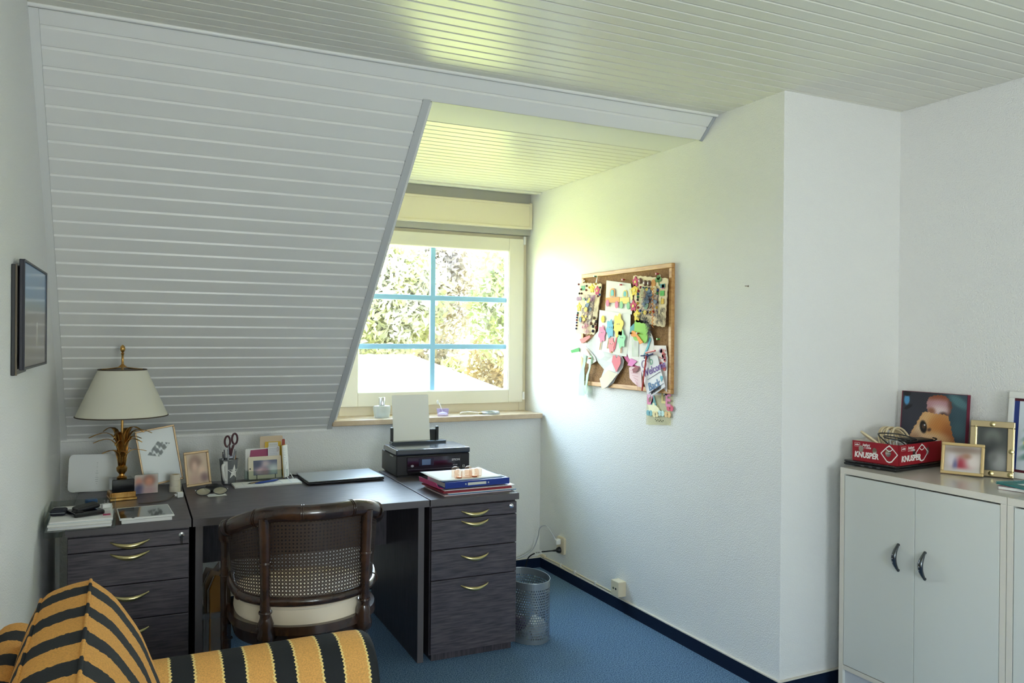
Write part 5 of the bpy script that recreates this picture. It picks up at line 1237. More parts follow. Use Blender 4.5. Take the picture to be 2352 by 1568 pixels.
lathe('plug_body', [(0.019, 0), (0.019, 0.008), (0.014, 0.02), (0.007, 0.026), (0.005, 0.05)], M_black, t, (0, 0, 0), (R(90), 0, 0), n=24)
tube('lead', smooth_path([(0, -0.045, 0), (-0.03, -0.085, -0.008), (-0.10, -0.11, -0.03), (-0.15, -0.14, -0.07), (-0.17, -0.16, -0.15), (-0.17, -0.22, -0.168), (-0.15, -0.34, -0.169)], 6), 0.0042, M_black, t, n=8)
tg = box('cable_tag', (-0.026, -0.001, -0.012), (0.026, 0.001, 0.012), M_paper, t, loc=(-0.075, -0.11, -0.022), rot=(0, R(-12), R(30)))
for k in range(6): box('bar_mark', (-0.018 + 0.006 * k, -0.0015, -0.004), (-0.015 + 0.006 * k, -0.001, 0.004), M_black, tg)
t = thing('phone_socket', 'square ivory aerial socket box with two holes above skirting', 'socket', (XR, 3.655, 0.128), -90)
box('cover', (-0.036, -0.05, -0.04), (0.036, 0, 0.04), M_sock, t, bevel=0.003)
for x in (-0.012, 0.012): lathe('aerial_hole', [(0.006, 0), (0.006, 0.001), (0, 0.001)], M_black, t, (x, -0.0502, 0.0), (R(90), 0, 0), n=14)
lathe('screw', [(0.0025, 0), (0.0025, 0.001), (0, 0.001)], M_silver, t, (0, -0.0502, 0.002), (R(90), 0, 0), n=10)
t = thing('aerial_cable', 'beige cable clipped along the skirting on the right wall', 'cable', (XR - 0.004, 3.9, 0.075), 0)
tube('cable', [(0, 0.70, 0.0), (0, 0.4, 0.004), (0, 0.1, 0.002), (0, -0.24, 0.001)], 0.0042, M_sock, t, n=8)
for y in (0.42, 0.25, 0.02): box('clip', (-0.007, y - 0.006, -0.006), (0.004, y + 0.006, 0.012), M_white, t, bevel=0.002)
box('junction_box', (-0.01, 0.62, -0.004), (0.003, 0.665, 0.014), M_sock, t, bevel=0.002)
tag(lathe('nail', [(0.004, 0), (0.004, 0.002), (0.0015, 0.004), (0.0015, 0.02)], mat('rusty_nail', (96, 78, 60), 0.5, metal=0.7), None, (XR + 0.002, 2.704, 1.702), (0, R(-90), 0), n=10), 'small dark nail stub in the bare right wall', 'nail')
# perforated bin
M_binm = mat('perforated_steel', (170, 176, 180), 0.32, metal=0.8)
bn = thing('waste_bin', 'oval perforated silver metal waste bin beside the right pedestal', 'waste bin', (1.822, 3.563, 0), 0)
BA, BB, BH = 0.105, 0.150, 0.292
per = 0.81; NCb, NRb = 62, 19; zlo, zhi = 0.020, 0.262
V, F = [], []
def bpnt(u, z):
    a = 2 * math.pi * u; return (BA * math.cos(a), BB * math.sin(a), z)
dz_ = (zhi - zlo) / NRb
for j in range(NRb):
    for i in range(NCb):
        off = 0.5 * (j % 2); b0 = len(V); u0 = (i + off) / NCb; z0 = zlo + j * dz_
        sq = [(0, 0), (0.5, 0), (1, 0), (1, 0.5), (1, 1), (0.5, 1), (0, 1), (0, 0.5)]
        for a, c in sq: V.append(bpnt(u0 + a / NCb, z0 + c * dz_))
        for k in range(8):
            an = math.pi * (1.25 + 0.25 * k); V.append(bpnt(u0 + (0.5 + 0.33 * math.cos(an)) / NCb, z0 + (0.5 + 0.33 * math.sin(an)) * dz_))
        for k in range(8): F.append((b0 + k, b0 + (k + 1) % 8, b0 + 8 + (k + 1) % 8, b0 + 8 + k))
def band(z0, z1, rr=1.0):
    b0 = len(V)
    for k in range(64):
        for z in (z0, z1): q = bpnt(k / 64, z); V.append((q[0] * rr, q[1] * rr, q[2]))
    for k in range(64): F.append((b0 + 2 * k, b0 + 2 * ((k + 1) % 64), b0 + 2 * ((k + 1) % 64) + 1, b0 + 2 * k + 1))
band(0.004, zlo); band(zhi, BH)
o = stuff(pyd('perforated_wall', V, F, M_binm, bn))
tube('rim', [bpnt(k / 48, BH) for k in range(48)], 0.0022, M_binm, bn, n=6, closed=True)
lathe('bin_floor', [(1, 0.0), (1, 0.004)], M_binm, bn, n=48, sx=BA, sy=BB)
def crumple(name, label, loc, r, m, seed):
    rr = random.Random(seed); bm = bmesh.new(); bmesh.ops.create_icosphere(bm, subdivisions=2, radius=r)
    for q in bm.verts: q.co *= rr.uniform(0.72, 1.05)
    return tag(fromb(name, bm, m, None, loc), label, 'waste')
crumple('crumpled_paper', 'crumpled white paper lying in the perforated bin', (1.845, 3.50, 0.058), 0.052, M_paper, 1)
crumple('crumpled_wrapper', 'crumpled purple wrapper in the bin behind white paper', (1.80, 3.60, 0.05), 0.044, mat('violet_foil', (96, 76, 120), 0.3), 2)
# clear document holder under the desk
t = thing('document_holder', 'clear plastic document holder with envelopes under the desk', 'document holder', (0.385, 3.93, 0), 0)
M_smoke = glass('smoky_plastic', (226, 226, 230), 0.1, 1.3, 0.25, (206, 204, 206))
for a, b in (((-0.045, -0.11, 0), (0.075, 0.11, 0.004)), ((-0.045, -0.11, 0.004), (-0.042, 0.11, 0.26)), ((0.072, -0.11, 0.004), (0.075, 0.11, 0.26)), ((-0.042, 0.107, 0.004), (0.072, 0.11, 0.26)), ((-0.042, -0.11, 0.004), (0.072, -0.107, 0.225))): box('holder_wall', a, b, M_smoke, t)
box('holder_rim', (-0.048, -0.114, 0.205), (0.078, -0.106, 0.232), M_smoke, t, bevel=0.003)
env = [(-0.028, 0.40, (168, 152, 140), 'grey-brown envelope with torn top, leftmost in document holder'), (-0.004, 0.385, (226, 220, 212), 'white envelope, second from left in document holder'), (0.016, 0.395, (178, 150, 118), 'tan envelope, third from left in document holder'), (0.038, 0.37, (236, 230, 226), 'white letter, second from right in document holder'), (0.056, 0.38, (176, 122, 52), 'ochre envelope, rightmost in document holder')]
for x, h, rgb, lb_ in env:
    o = prism('envelope', [(-0.075, 0), (0.075, 0), (0.075, h), (0.03, h - 0.02), (-0.03, h + 0.004), (-0.075, h - 0.045)], 0.005, mat('env_%d_%d' % (rgb[0], rgb[1]), rgb, 0.8), None, loc=(0.390 + x * 0.4, 3.93 - x * 0.9, 0.0045), rot=(0, 0, R(52)))
    tag(o, lb_, 'envelope', 'envelopes under the desk')

# ------------------------------------------------------------ pictures on the left wall
def seaside(u, v):
    sky = np.array([60, 126, 176.]); sea = np.array([120, 136, 140.]); rock = np.array([128, 120, 112.])
    a = ss(v, 0.58, 0.72)[..., None]; b = ss(v, 0.5, 0.6)[..., None]
    c = rock * (1 - b) + (sea * (1 - a) + sky * a) * b
    st = np.exp(-((u - 0.55 - (v - 0.3) * 0.15) / 0.05) ** 2) * ss(v, 0.05, 0.2) * (1 - ss(v, 0.4, 0.55))
    return c + st[..., None] * 50 + 8 * np.sin(u * 40 + v * 13)[..., None] * (1 - b)
t = thing('wall_picture', 'dark framed picture hanging flat on the left wall', 'picture', (XL, 2.53, 1.355), 90)
box('backing', (0, -0.010, 0), (0.29, 0, 0.30), M_black, t, bevel=0.002)
box('frame_stile', (0, -0.014, 0), (0.008, -0.010, 0.30), mat('brown_frame', (90, 76, 56), 0.5), t)
box('dark_print', (0.012, -0.0115, 0.012), (0.28, -0.010, 0.29), M_gblack, t)
t = thing('wall_picture', 'glazed seaside photo with blue sky standing off the left wall', 'picture', (XL + 0.024, 2.575, 1.368), 88.6)
box('frame_body', (0, 0.0, 0), (0.56, 0.010, 0.305), mat('dark_blue_frame', (24, 24, 38), 0.4), t, bevel=0.002)
picture('photo', 0.545, 0.292, seaside, t, (0.0075, -0.0008, 0.007), n=50, rough=0.15)
for a, b in (((0, -0.004, 0), (0.56, 0, 0.006)), ((0, -0.004, 0.299), (0.56, 0, 0.305)), ((0, -0.004, 0.006), (0.006, 0, 0.299)), ((0.554, -0.004, 0.006), (0.56, 0, 0.299))): box('frame_edge', a, b, mat('dark_blue_frame', (24, 24, 38), 0.4), t)
for z in (0.02, 0.27): box('standoff', (0.06, 0.010, z), (0.08, 0.0245, z + 0.02), M_black, t); box('standoff', (0.45, 0.010, z), (0.47, 0.015, z + 0.02), M_black, t)

# ------------------------------------------------------------ pin board
BO = (XR, 4.08, 1.2)
pb = thing('pin_board', 'cork pin board with pine frame on the right wall', 'pin board', BO, -90)
BW, BHt = 0.862, 0.645
box('cork_panel', (0.01, -0.010, 0.01), (BW - 0.01, 0, BHt - 0.01), M_cork, pb)
for a, b in (((0, -0.020, 0), (BW, 0, 0.024)), ((0, -0.020, BHt - 0.024), (BW, 0, BHt))): box('frame_rail', a, b, M_pine, pb, bevel=0.003)
for a, b in (((0, -0.020, 0.024), (0.024, 0, BHt - 0.024)), ((BW - 0.024, -0.020, 0.024), (BW, 0, BHt - 0.024))): box('frame_stile', a, b, M_pine, pb, bevel=0.003)
def pinned(name, label, cat, group=None):
    return thing(name, label, cat, BO, -90, group)
cm = lambda rgb, r=0.7: mat('craft_%d_%d_%d' % rgb, rgb, r)
PK, MG, YL, GR, BL, TE, OR, BR, CR = (226, 120, 160), (190, 24, 90), (232, 200, 40), (140, 196, 150), (100, 176, 208), (60, 150, 160), (236, 160, 90), (120, 84, 60), (232, 214, 180)
def piece(par, name, poly, rgb, y, t=0.0015): return prism(name, poly, t, cm(rgb), par, y=y)
def flower(par, c, r, rgb, y, mid=(240, 220, 120)):
    f = piece(par, 'flower', disc(c[0], c[1], r, 30, 5, 0.22, 1.0, 0.3), rgb, y, 0.003)
    piece(f, 'flower_centre', disc(c[0], c[1], r * 0.32, 10), mid, y + 0.003, 0.002)
def bead(par, c, r, rgb, y):
    bm = bmesh.new(); bmesh.ops.create_icosphere(bm, subdivisions=1, radius=r)
    return fromb('bead', bm, cm(rgb, 0.3), par, (c[0], -y, c[1]), smooth=True)
def plume(par, c, ln, w, an, rgb, y, seed):
    """small fluffy feather of fine barbs"""
    rr = random.Random(seed); V, F = [], []
    ca, sa = math.cos(an), math.sin(an)
    for k in range(60):
        t = rr.random(); s = rr.choice((-1, 1)); x0 = t * ln; ww = w * math.sin(math.pi * (0.12 + 0.85 * t)) * rr.uniform(0.6, 1.1)
        p0 = (x0, 0); p1 = (x0 + 0.35 * ww + rr.uniform(-1, 1) * 0.004, s * ww); d = rr.uniform(0, 0.010); b0 = len(V)
        for (px, pz), q in ((p0, -0.0016), (p0, 0.0016), (p1, 0.0)): V.append((c[0] + (px + q) * ca - pz * sa, -y - d, c[1] + (px + q) * sa + pz * ca))
        F.append((b0, b0 + 1, b0 + 2))
    return stuff(pyd('feather', V, F, cm(rgb, 0.8), par))
def quad(a, b, c, d, u, v):
    p = [a[i] * (1 - u) * (1 - v) + b[i] * u * (1 - v) + c[i] * u * v + d[i] * (1 - u) * v for i in (0, 1)]; return tuple(p)
def craft_frame(label, TL, TR, BR_, BL_, seed, y=0.022):
    """wooden craft frame with wavy edge and a collage inside"""
    t = pinned('craft_frame', label, 'craft frame', 'decorated craft frames'); rr = random.Random(seed)
    edge = []
    cs_ = [TL, TR, BR_, BL_]
    for i in range(4):
        a, b = cs_[i], cs_[(i + 1) % 4]; n = 14
        nx, nz = -(b[1] - a[1]), b[0] - a[0]; l = math.hypot(nx, nz)
        for k in range(n):
            q = k / n; wv = 0.004 * abs(math.sin(q * n * math.pi / 2)); edge.append((a[0] + (b[0] - a[0]) * q + nx / l * wv, a[1] + (b[1] - a[1]) * q + nz / l * wv))
    prism('wood_plate', edge[::-1], 0.005, cm((226, 206, 170)), t, y=y)
    I = lambda u, v: quad(TL, TR, BR_, BL_, u, v)
    prism('collage', [I(0.22, 0.82), I(0.78, 0.82), I(0.78, 0.22), I(0.22, 0.22)], 0.002, mat('collage_%d' % seed, (190, 168, 150), 0.7, var=(55, (96, 76, 80), 0.45, 0.55)), t, y=y + 0.005)
    for k in range(16):
        u = rr.uniform(0.26, 0.74); v = rr.uniform(0.25, 0.8); c = I(u, v); rgb = rr.choice(((206, 190, 150), (120, 150, 130), (240, 236, 220), (150, 110, 90), (90, 110, 140), (214, 180, 70)))
        piece(t, 'scrap', disc(c[0], c[1], rr.uniform(0.012, 0.024), 7, 0, 0, rr.uniform(0.5, 1.2), rr.random()), rgb, y + 0.007 + 0.0006 * k)
    return t, I
t, I = craft_frame('left craft frame on pin board with flowers, butterfly and feathers', (0.001, 0.594), (0.230, 0.576), (0.160, 0.295), (-0.048, 0.305), 11)
for c, r, rgb in (((0.133, 0.556), 0.022, YL), ((0.190, 0.541), 0.022, MG), ((-0.010, 0.454), 0.022, YL)): flower(t, c, r, rgb, 0.027)
c = (0.034, 0.564); piece(t, 'green_tile', rrect(c[0] - 0.022, c[1] - 0.014, c[0] + 0.022, c[1] + 0.014, 0.003), (90, 150, 110), 0.027)
c = (-0.011, 0.504)
for s in (-1, 1): piece(t, 'butterfly_wing', disc(c[0] + s * 0.013, c[1], 0.015, 10, 0, 0, 0.8), (150, 110, 150), 0.028)
bb = [(-0.022, 0.420), (-0.027, 0.408), (-0.030, 0.394), (-0.032, 0.379), (-0.033, 0.364), (-0.034, 0.347), (-0.038, 0.329), (0.071, 0.550), (0.105, 0.563), (0.221, 0.557), (0.218, 0.517), (0.200, 0.510), (0.174, 0.580), (0.076, 0.574), (-0.013, 0.588), (0.014, 0.557), (-0.005, 0.534), (0.019, 0.533)]
bc_ = [(60, 120, 130), (120, 20, 40), (30, 60, 110), (130, 40, 50), (40, 60, 130), (90, 30, 40), (40, 40, 90), (110, 20, 40), (220, 180, 40), (60, 100, 60), (30, 90, 160), (120, 30, 60), (220, 190, 60), (90, 60, 40), (120, 30, 50), (120, 40, 40), (50, 40, 40), (90, 30, 60)]
for c, rgb in zip(bb, bc_): bead(t, c, 0.007, rgb, 0.030)
for k, c in enumerate(((0.162, 0.387), (0.184, 0.367), (0.151, 0.340), (0.172, 0.354), (0.128, 0.356), (0.151, 0.313), (0.184, 0.334))): bead(t, c, 0.010, ((110, 84, 70), (76, 60, 60), (60, 56, 70), (150, 120, 100), (120, 90, 80), (40, 36, 66), (130, 60, 60))[k], 0.031)
plume(t, (0.038, 0.336), 0.075, 0.030, 0.1, (160, 40, 110), 0.032, 1); plume(t, (0.051, 0.315), 0.07, 0.028, -0.1, (196, 150, 160), 0.033, 2)
plume(t, (0.126, 0.482), 0.07, 0.026, 0.5, (176, 120, 160), 0.034, 3); plume(t, (0.101, 0.429), 0.08, 0.02, 0.8, (60, 50, 48), 0.035, 4); plume(t, (0.140, 0.401), 0.07, 0.024, 1.0, (120, 96, 80), 0.036, 5)
tag_c = (0.174, 0.605)
piece(t, 'hanger', [(0.184, 0.621), (0.188, 0.621), (0.180, 0.580), (0.164, 0.581)], (232, 228, 216), 0.026)

t, I = craft_frame('right craft frame on pin board with stones, shamrock and orange zigzag', (0.554, 0.600), (0.848, 0.566), (0.824, 0.331), (0.578, 0.361), 12, 0.030)
for c, r, rgb in (((0.578, 0.567), 0.024, MG), ((0.571, 0.523), 0.026, YL), ((0.561, 0.442), 0.026, MG), ((0.594, 0.391), 0.026, YL)): flower(t, c, r, rgb, 0.036)
for k, c in enumerate(((0.622, 0.569), (0.663, 0.556), (0.699, 0.552))):
    bm = bmesh.new(); bmesh.ops.create_icosphere(bm, subdivisions=2, radius=0.016)
    for q in bm.verts: q.co.y *= 0.45
    fromb('stone', bm, cm((128 - 10 * k, 92 - 8 * k, 76 - 6 * k), 0.4), t, (c[0], -0.038, c[1]), smooth=True)
c = (0.734, 0.549); piece(t, 'orange_leaf', disc(c[0], c[1], 0.018, 12, 0, 0, 1.2), (200, 130, 40), 0.036)
c = (0.777, 0.561)
for s in ((-0.012, 0.004), (0.012, 0.006), (0.0, 0.016)): piece(t, 'clover_leaf', disc(c[0] + s[0], c[1] + s[1], 0.013, 12), (60, 120, 40), 0.037)
piece(t, 'clover_stem', [(c[0] - 0.003, c[1]), (c[0] + 0.003, c[1]), (c[0] + 0.008, c[1] - 0.025), (c[0] + 0.003, c[1] - 0.025)], (60, 120, 40), 0.036)
za, zb = (0.745, 0.526), (0.742, 0.329); N_ = 22
zp = [(za[0] + (zb[0] - za[0]) * k / N_ + 0.008 * (-1) ** k, za[1] + (zb[1] - za[1]) * k / N_) for k in range(N_ + 1)]
tube('zigzag_ribbon', [(x, -0.046, z) for x, z in zp], 0.0026, cm((230, 140, 30)), t, n=5)
for a, b, rgb in (((0.792, 0.543), (0.830, 0.524), (60, 140, 150)), ((0.792, 0.509), (0.826, 0.484), (70, 170, 70)), ((0.781, 0.477), (0.800, 0.444), (220, 206, 160)), ((0.802, 0.470), (0.822, 0.444), (220, 180, 60)), ((0.806, 0.540), (0.827, 0.518), (170, 90, 120))):
    piece(t, 'tile', [a, (b[0], a[1]), b, (a[0], b[1])], rgb, 0.037)
bl_ = [(0.626, 0.535), (0.648, 0.531), (0.674, 0.529), (0.699, 0.526), (0.724, 0.523), (0.605, 0.518), (0.603, 0.503), (0.602, 0.488), (0.600, 0.473), (0.600, 0.455), (0.603, 0.433), (0.624, 0.415), (0.650, 0.408), (0.681, 0.404), (0.711, 0.405), (0.739, 0.406), (0.773, 0.515), (0.772, 0.498), (0.769, 0.457), (0.767, 0.428)]
for k, c in enumerate(bl_): bead(t, c, 0.008, ((150, 30, 40), (40, 70, 130), (40, 120, 70), (60, 40, 50), (200, 160, 40))[k % 5], 0.038)
for k, (c, an, rgb) in enumerate((((0.609, 0.388), -0.2, (50, 46, 46)), ((0.661, 0.378), -0.6, (70, 66, 64)), ((0.775, 0.375), 0.6, (96, 84, 76)), ((0.771, 0.352), 0.2, (110, 96, 86)), ((0.670, 0.431), 1.2, (70, 90, 120)), ((0.639, 0.456), 1.3, (206, 206, 160)), ((0.702, 0.353), -1.2, (60, 56, 54)))): plume(t, c, 0.085, 0.032, an, rgb, 0.040 + 0.001 * k, 20 + k)
piece(t, 'hanger', [(0.780, 0.591), (0.789, 0.590), (0.788, 0.576), (0.777, 0.576)], (232, 228, 216), 0.034)

# drawings
t = pinned('car_drawing', 'white paper with orange and yellow cut-out cars, top centre of pin board', 'drawing')
prism('sheet', [(0.272, 0.594), (0.511, 0.563), (0.539, 0.484), (0.524, 0.398), (0.260, 0.425)], 0.001, M_paper, t, y=0.020, wave=0.003)
def arch(x0, x1, z0, z1, n=8):
    r = (x1 - x0) / 2; return [(x0, z0), (x1, z0)] + [((x0 + x1) / 2 + r * math.cos(a), z1 - r * 0.9 + r * 0.9 * math.sin(a)) for a in np.linspace(0, math.pi, n)]
def car(par, bl, tr, cab, rgb, wrgb, wh):
    piece(par, 'car_body', [(bl[0], bl[1]), (tr[0], bl[1]), (tr[0], tr[1]), (bl[0], tr[1])], rgb, 0.0245)
    cb = piece(par, 'car_cabin', arch(cab[0][0], cab[1][0], cab[0][1], cab[1][1]), rgb, 0.0242)
    w = (cab[1][0] - cab[0][0]); piece(cb, 'car_window', arch(cab[0][0] + w * 0.2, cab[1][0] - w * 0.2, cab[0][1] + 0.004, cab[1][1] - w * 0.15), (110, 190, 196), 0.0258)
    for c in wh: piece(par, 'car_wheel', disc(c[0], c[1], 0.016, 14, 0, 0, 1.25), wrgb, 0.026)
car(t, (0.274, 0.468), (0.408, 0.497), ((0.315, 0.501), (0.366, 0.547)), OR, PK, ((0.294, 0.467), (0.385, 0.455)))
car(t, (0.413, 0.458), (0.504, 0.491), ((0.442, 0.493), (0.485, 0.531)), (240, 214, 120), GR, ((0.431, 0.452), (0.498, 0.446)))
piece(t, 'yellow_strip', [(0.503, 0.535), (0.522, 0.528), (0.538, 0.487), (0.532, 0.472), (0.519, 0.476)], (240, 224, 150), 0.0247)
t = pinned('flower_drawing', 'white paper with five cut-out flowers on stems, centre of pin board', 'drawing')
prism('sheet', [(0.216, 0.431), (0.524, 0.399), (0.520, 0.331), (0.484, 0.175), (0.435, 0.179), (0.188, 0.208)], 0.001, M_paper, t, y=0.027, wave=0.004)
for c, r, rgb, foot, srgb in (((0.252, 0.297), 0.034, PK, (0.229, 0.208), (170, 130, 80)), ((0.335, 0.325), 0.036, BL, (0.307, 0.216), (160, 140, 90)), ((0.415, 0.342), 0.046, (240, 214, 96), (0.377, 0.211), (226, 96, 120)), ((0.447, 0.269), 0.036, (150, 214, 170), (0.440, 0.194), (190, 140, 96)), ((0.348, 0.235), 0.030, (236, 130, 140), (0.352, 0.192), (200, 150, 80))):
    piece(t, 'stem', [(c[0] - 0.004, c[1]), (c[0] + 0.004, c[1]), (foot[0] + 0.005, foot[1]), (foot[0] - 0.005, foot[1])], srgb, 0.0325)
    f = piece(t, 'flower', disc(c[0], c[1], r, 36, 6, 0.16, 1.3, 0.2), rgb, 0.0338)
    for s in (-1, 1): bead(f, (c[0] + s * 0.009, c[1] + 0.008), 0.0035, (250, 250, 250), 0.0365)
c = (0.259, 0.379); piece(t, 'sun', disc(c[0], c[1], 0.017, 14, 0, 0, 1.2), YL, 0.0325)
t = pinned('crumpled_drawing', 'crumpled white paper with pink heart hanging below flower drawing', 'drawing')
prism('sheet', [(0.209, 0.321), (0.193, 0.209), (0.435, 0.179), (0.454, 0.154), (0.441, 0.116), (0.357, 0.030), (0.293, -0.002), (0.220, 0.042), (0.271, 0.077), (0.249, 0.099), (0.059, 0.234)], 0.001, mat('thin_paper', (214, 216, 218), 0.8), t, y=0.021, wave=0.006, wk=30)
c = (0.395, 0.139); piece(t, 'heart', [(c[0], c[1] - 0.05), (c[0] - 0.045, c[1] + 0.005), (c[0] - 0.035, c[1] + 0.04), (c[0] - 0.012, c[1] + 0.042), (c[0], c[1] + 0.025), (c[0] + 0.018, c[1] + 0.042), (c[0] + 0.04, c[1] + 0.03), (c[0] + 0.042, c[1] + 0.0)], (222, 110, 126), 0.030)
piece(t, 'cream_patch', [(0.226, 0.046), (0.315, 0.098), (0.408, 0.080), (0.311, 0.008), (0.251, -0.013)], (222, 212, 190), 0.030)
t = pinned('paper_star', 'white paper star with green tape and pale green streamers, lower left', 'paper craft')
prism('star', [(-0.027, 0.233), (0.046, 0.258), (0.081, 0.244), (0.066, 0.227), (0.168, 0.166), (0.184, 0.143), (0.131, 0.123), (0.083, 0.127), (0.021, 0.169)], 0.001, M_paper, t, y=0.028, wave=0.003)
piece(t, 'red_patch', [(0.009, 0.266), (0.122, 0.289), (0.129, 0.278), (0.065, 0.248), (0.033, 0.242)], (216, 110, 110), 0.0335)
piece(t, 'green_tape', [(-0.092, 0.199), (0.007, 0.218), (0.007, 0.194), (-0.080, 0.184)], (50, 150, 70), 0.034)
piece(t, 'pink_strip', [(0.059, 0.214), (0.081, 0.213), (0.128, 0.175), (0.116, 0.168), (0.082, 0.174)], (236, 200, 190), 0.034)
for pts in ([(0.053, 0.180), (0.085, 0.177), (0.070, 0.119), (0.045, 0.058), (0.046, 0.017), (0.077, -0.059), (0.002, -0.062), (0.009, 0.056), (0.044, 0.125)], [(0.112, 0.174), (0.143, 0.172), (0.137, 0.108), (0.113, 0.067), (0.091, -0.051), (0.081, -0.045), (0.084, 0.059), (0.113, 0.101)]):
    prism('streamer', pts, 0.001, cm((176, 232, 186)), t, y=0.034, wave=0.004, wk=25)
t = pinned('round_collage', 'round paper wreath with green blossom and orange worm, beside the right frame', 'paper craft')
c = (0.603, 0.234); o_ = disc(c[0], c[1], 0.125, 30, 0, 0, 0.85)
prism('white_disc', o_, 0.0015, cm((226, 222, 222)), t, y=0.024)
piece(t, 'magenta_disc', disc(c[0] - 0.03, c[1] + 0.0, 0.14, 24, 0, 0, 0.80), (190, 60, 130), 0.0215)
c = (0.626, 0.313); piece(t, 'green_blossom', disc(c[0], c[1], 0.07, 40, 4, 0.15, 0.9, 0.6), (140, 200, 70), 0.032, 0.003)
piece(t, 'orange_worm', [(0.542, 0.300), (0.553, 0.314), (0.579, 0.309), (0.653, 0.252), (0.622, 0.243), (0.590, 0.282), (0.560, 0.281), (0.543, 0.287)], (240, 150, 50), 0.036, 0.003)
piece(t, 'teal_leaf', [(0.525, 0.331), (0.559, 0.352), (0.568, 0.325), (0.547, 0.300), (0.522, 0.300)], TE, 0.030)
piece(t, 'pink_leaf', [(0.636, 0.348), (0.677, 0.351), (0.672, 0.330), (0.641, 0.324)], (222, 120, 190), 0.031)
piece(t, 'blue_edge', [(0.693, 0.279), (0.705, 0.270), (0.683, 0.223), (0.659, 0.198), (0.638, 0.183), (0.673, 0.234)], (90, 180, 200), 0.027)
picture('small_photo', 0.06, 0.10, blobs((96, 110, 96), [(0.55, 0.6, 0.25, 0.25, 0, (70, 66, 70), 0.2), (0.5, 0.2, 0.4, 0.3, 0, (120, 130, 130), 0.2)]), t, ((0.536, 0.178)[0], -0.0275, (0.536, 0.178)[1]), n=12)
piece(t, 'pink_tail', [(0.498, 0.130), (0.528, 0.168), (0.587, 0.154), (0.539, 0.125)], (222, 120, 190), 0.028)
c = (0.542, 0.300); bead(t, c, 0.006, (20, 20, 20), 0.041)
t = pinned('paper_cone', 'pink lined paper cone pinned below the round wreath', 'paper craft')
prism('cone', [(0.502, 0.118), (0.539, 0.127), (0.597, 0.137), (0.616, 0.107), (0.623, 0.020), (0.594, 0.021), (0.541, 0.043), (0.510, 0.063)], 0.0012, cm((232, 200, 206)), t, y=0.022, wave=0.003)
piece(t, 'striped_opening', [(0.540, 0.110), (0.577, 0.127), (0.601, 0.121), (0.582, 0.100), (0.551, 0.092)], (140, 60, 70), 0.026)
for k in range(7): tube('pink_line', [((0.516, 0.103)[0] + 0.012 * k, -0.027, (0.516, 0.103)[1] - 0.012 * k), ((0.593, 0.109)[0], -0.027, (0.593, 0.109)[1] - 0.018 * k)], 0.0008, cm((220, 150, 170)), t, n=4)
t = pinned('patterned_card', 'white card with red scribbled pattern behind the welcome card', 'card')
prism('sheet', [(0.701, 0.238), (0.826, 0.238), (0.840, 0.179), (0.835, 0.009), (0.765, 0.048)], 0.0015, cm((232, 222, 222)), t, y=0.022, wave=0.002)
rr = random.Random(5)
for k in range(16):
    a = (0.773, 0.218); b = (0.830, 0.115); x = rr.uniform(a[0], b[0]); z_ = rr.uniform(b[1], a[1])
    piece(t, 'scribble', disc(x, z_, rr.uniform(0.006, 0.014), 7, 0, 0, rr.uniform(0.6, 1.4), rr.random()), rr.choice(((206, 90, 96), (222, 150, 150), (176, 70, 90), (150, 120, 170))), 0.0262)
t = pinned('welcome_card', 'tilted white handmade welcome card with coloured lettering, lower right', 'card')
prism('sheet', [(0.608, 0.158), (0.623, 0.174), (0.729, 0.198), (0.765, 0.186), (0.834, 0.035), (0.697, -0.032), (0.668, 0.019)], 0.0015, cm((232, 230, 236)), t, y=0.031)
a_ = (0.647, 0.077); d_ = math.atan2(((0.793, 0.125)[1] - a_[1]), ((0.793, 0.125)[0] - a_[0]))
text('lettering', 'Welcome', 0.052, cm((110, 70, 160)), t, (a_[0] + 0.006, -0.0335, a_[1] - 0.004), (R(90), -d_, 0), bold=0.0008, sxf=0.95)
b_ = (0.687, 0.000)
text('lettering', 'Back', 0.058, cm((70, 120, 170)), t, (b_[0] + 0.014, -0.0335, b_[1] + 0.006), (R(90), -d_, 0), bold=0.0008, sxf=0.9)
text('lettering', 'O', 0.06, cm((150, 130, 170)), t, ((0.636, 0.114)[0], -0.0335, (0.636, 0.114)[1]), (R(90), -d_, 0), bold=0.0003)
text('lettering', 'b', 0.06, cm((120, 170, 150)), t, ((0.707, 0.137)[0], -0.0335, (0.707, 0.137)[1]), (R(90), -d_, 0), bold=0.0003)
for p, q in (((0.686, 0.062), (0.793, 0.108)), ((0.697, -0.006), (0.823, 0.052))): tube('rule', [(p[0], -0.0338, p[1]), (q[0], -0.0338, q[1])], 0.0010, cm((90, 90, 130)), t, n=4)
zb_ = [(0.717, -0.004), (0.799, 0.033)]
tube('scribble_line', [(zb_[0][0] + (zb_[1][0] - zb_[0][0]) * k / 16, -0.034, zb_[0][1] + (zb_[1][1] - zb_[0][1]) * k / 16 + 0.008 * (-1) ** k) for k in range(17)], 0.0014, M_black, t, n=4)
piece(t, 'pink_corner', [(0.680, -0.014), (0.707, -0.009), (0.715, -0.020), (0.697, -0.031)], (222, 170, 200), 0.0332)
heart = (0.805, 0.075); piece(t, 'blue_heart', [(heart[0], heart[1] - 0.016), (heart[0] - 0.012, heart[1] + 0.005), (heart[0] - 0.006, heart[1] + 0.014), (heart[0], heart[1] + 0.008), (heart[0] + 0.006, heart[1] + 0.014), (heart[0] + 0.012, heart[1] + 0.005)], (110, 190, 210), 0.0335)
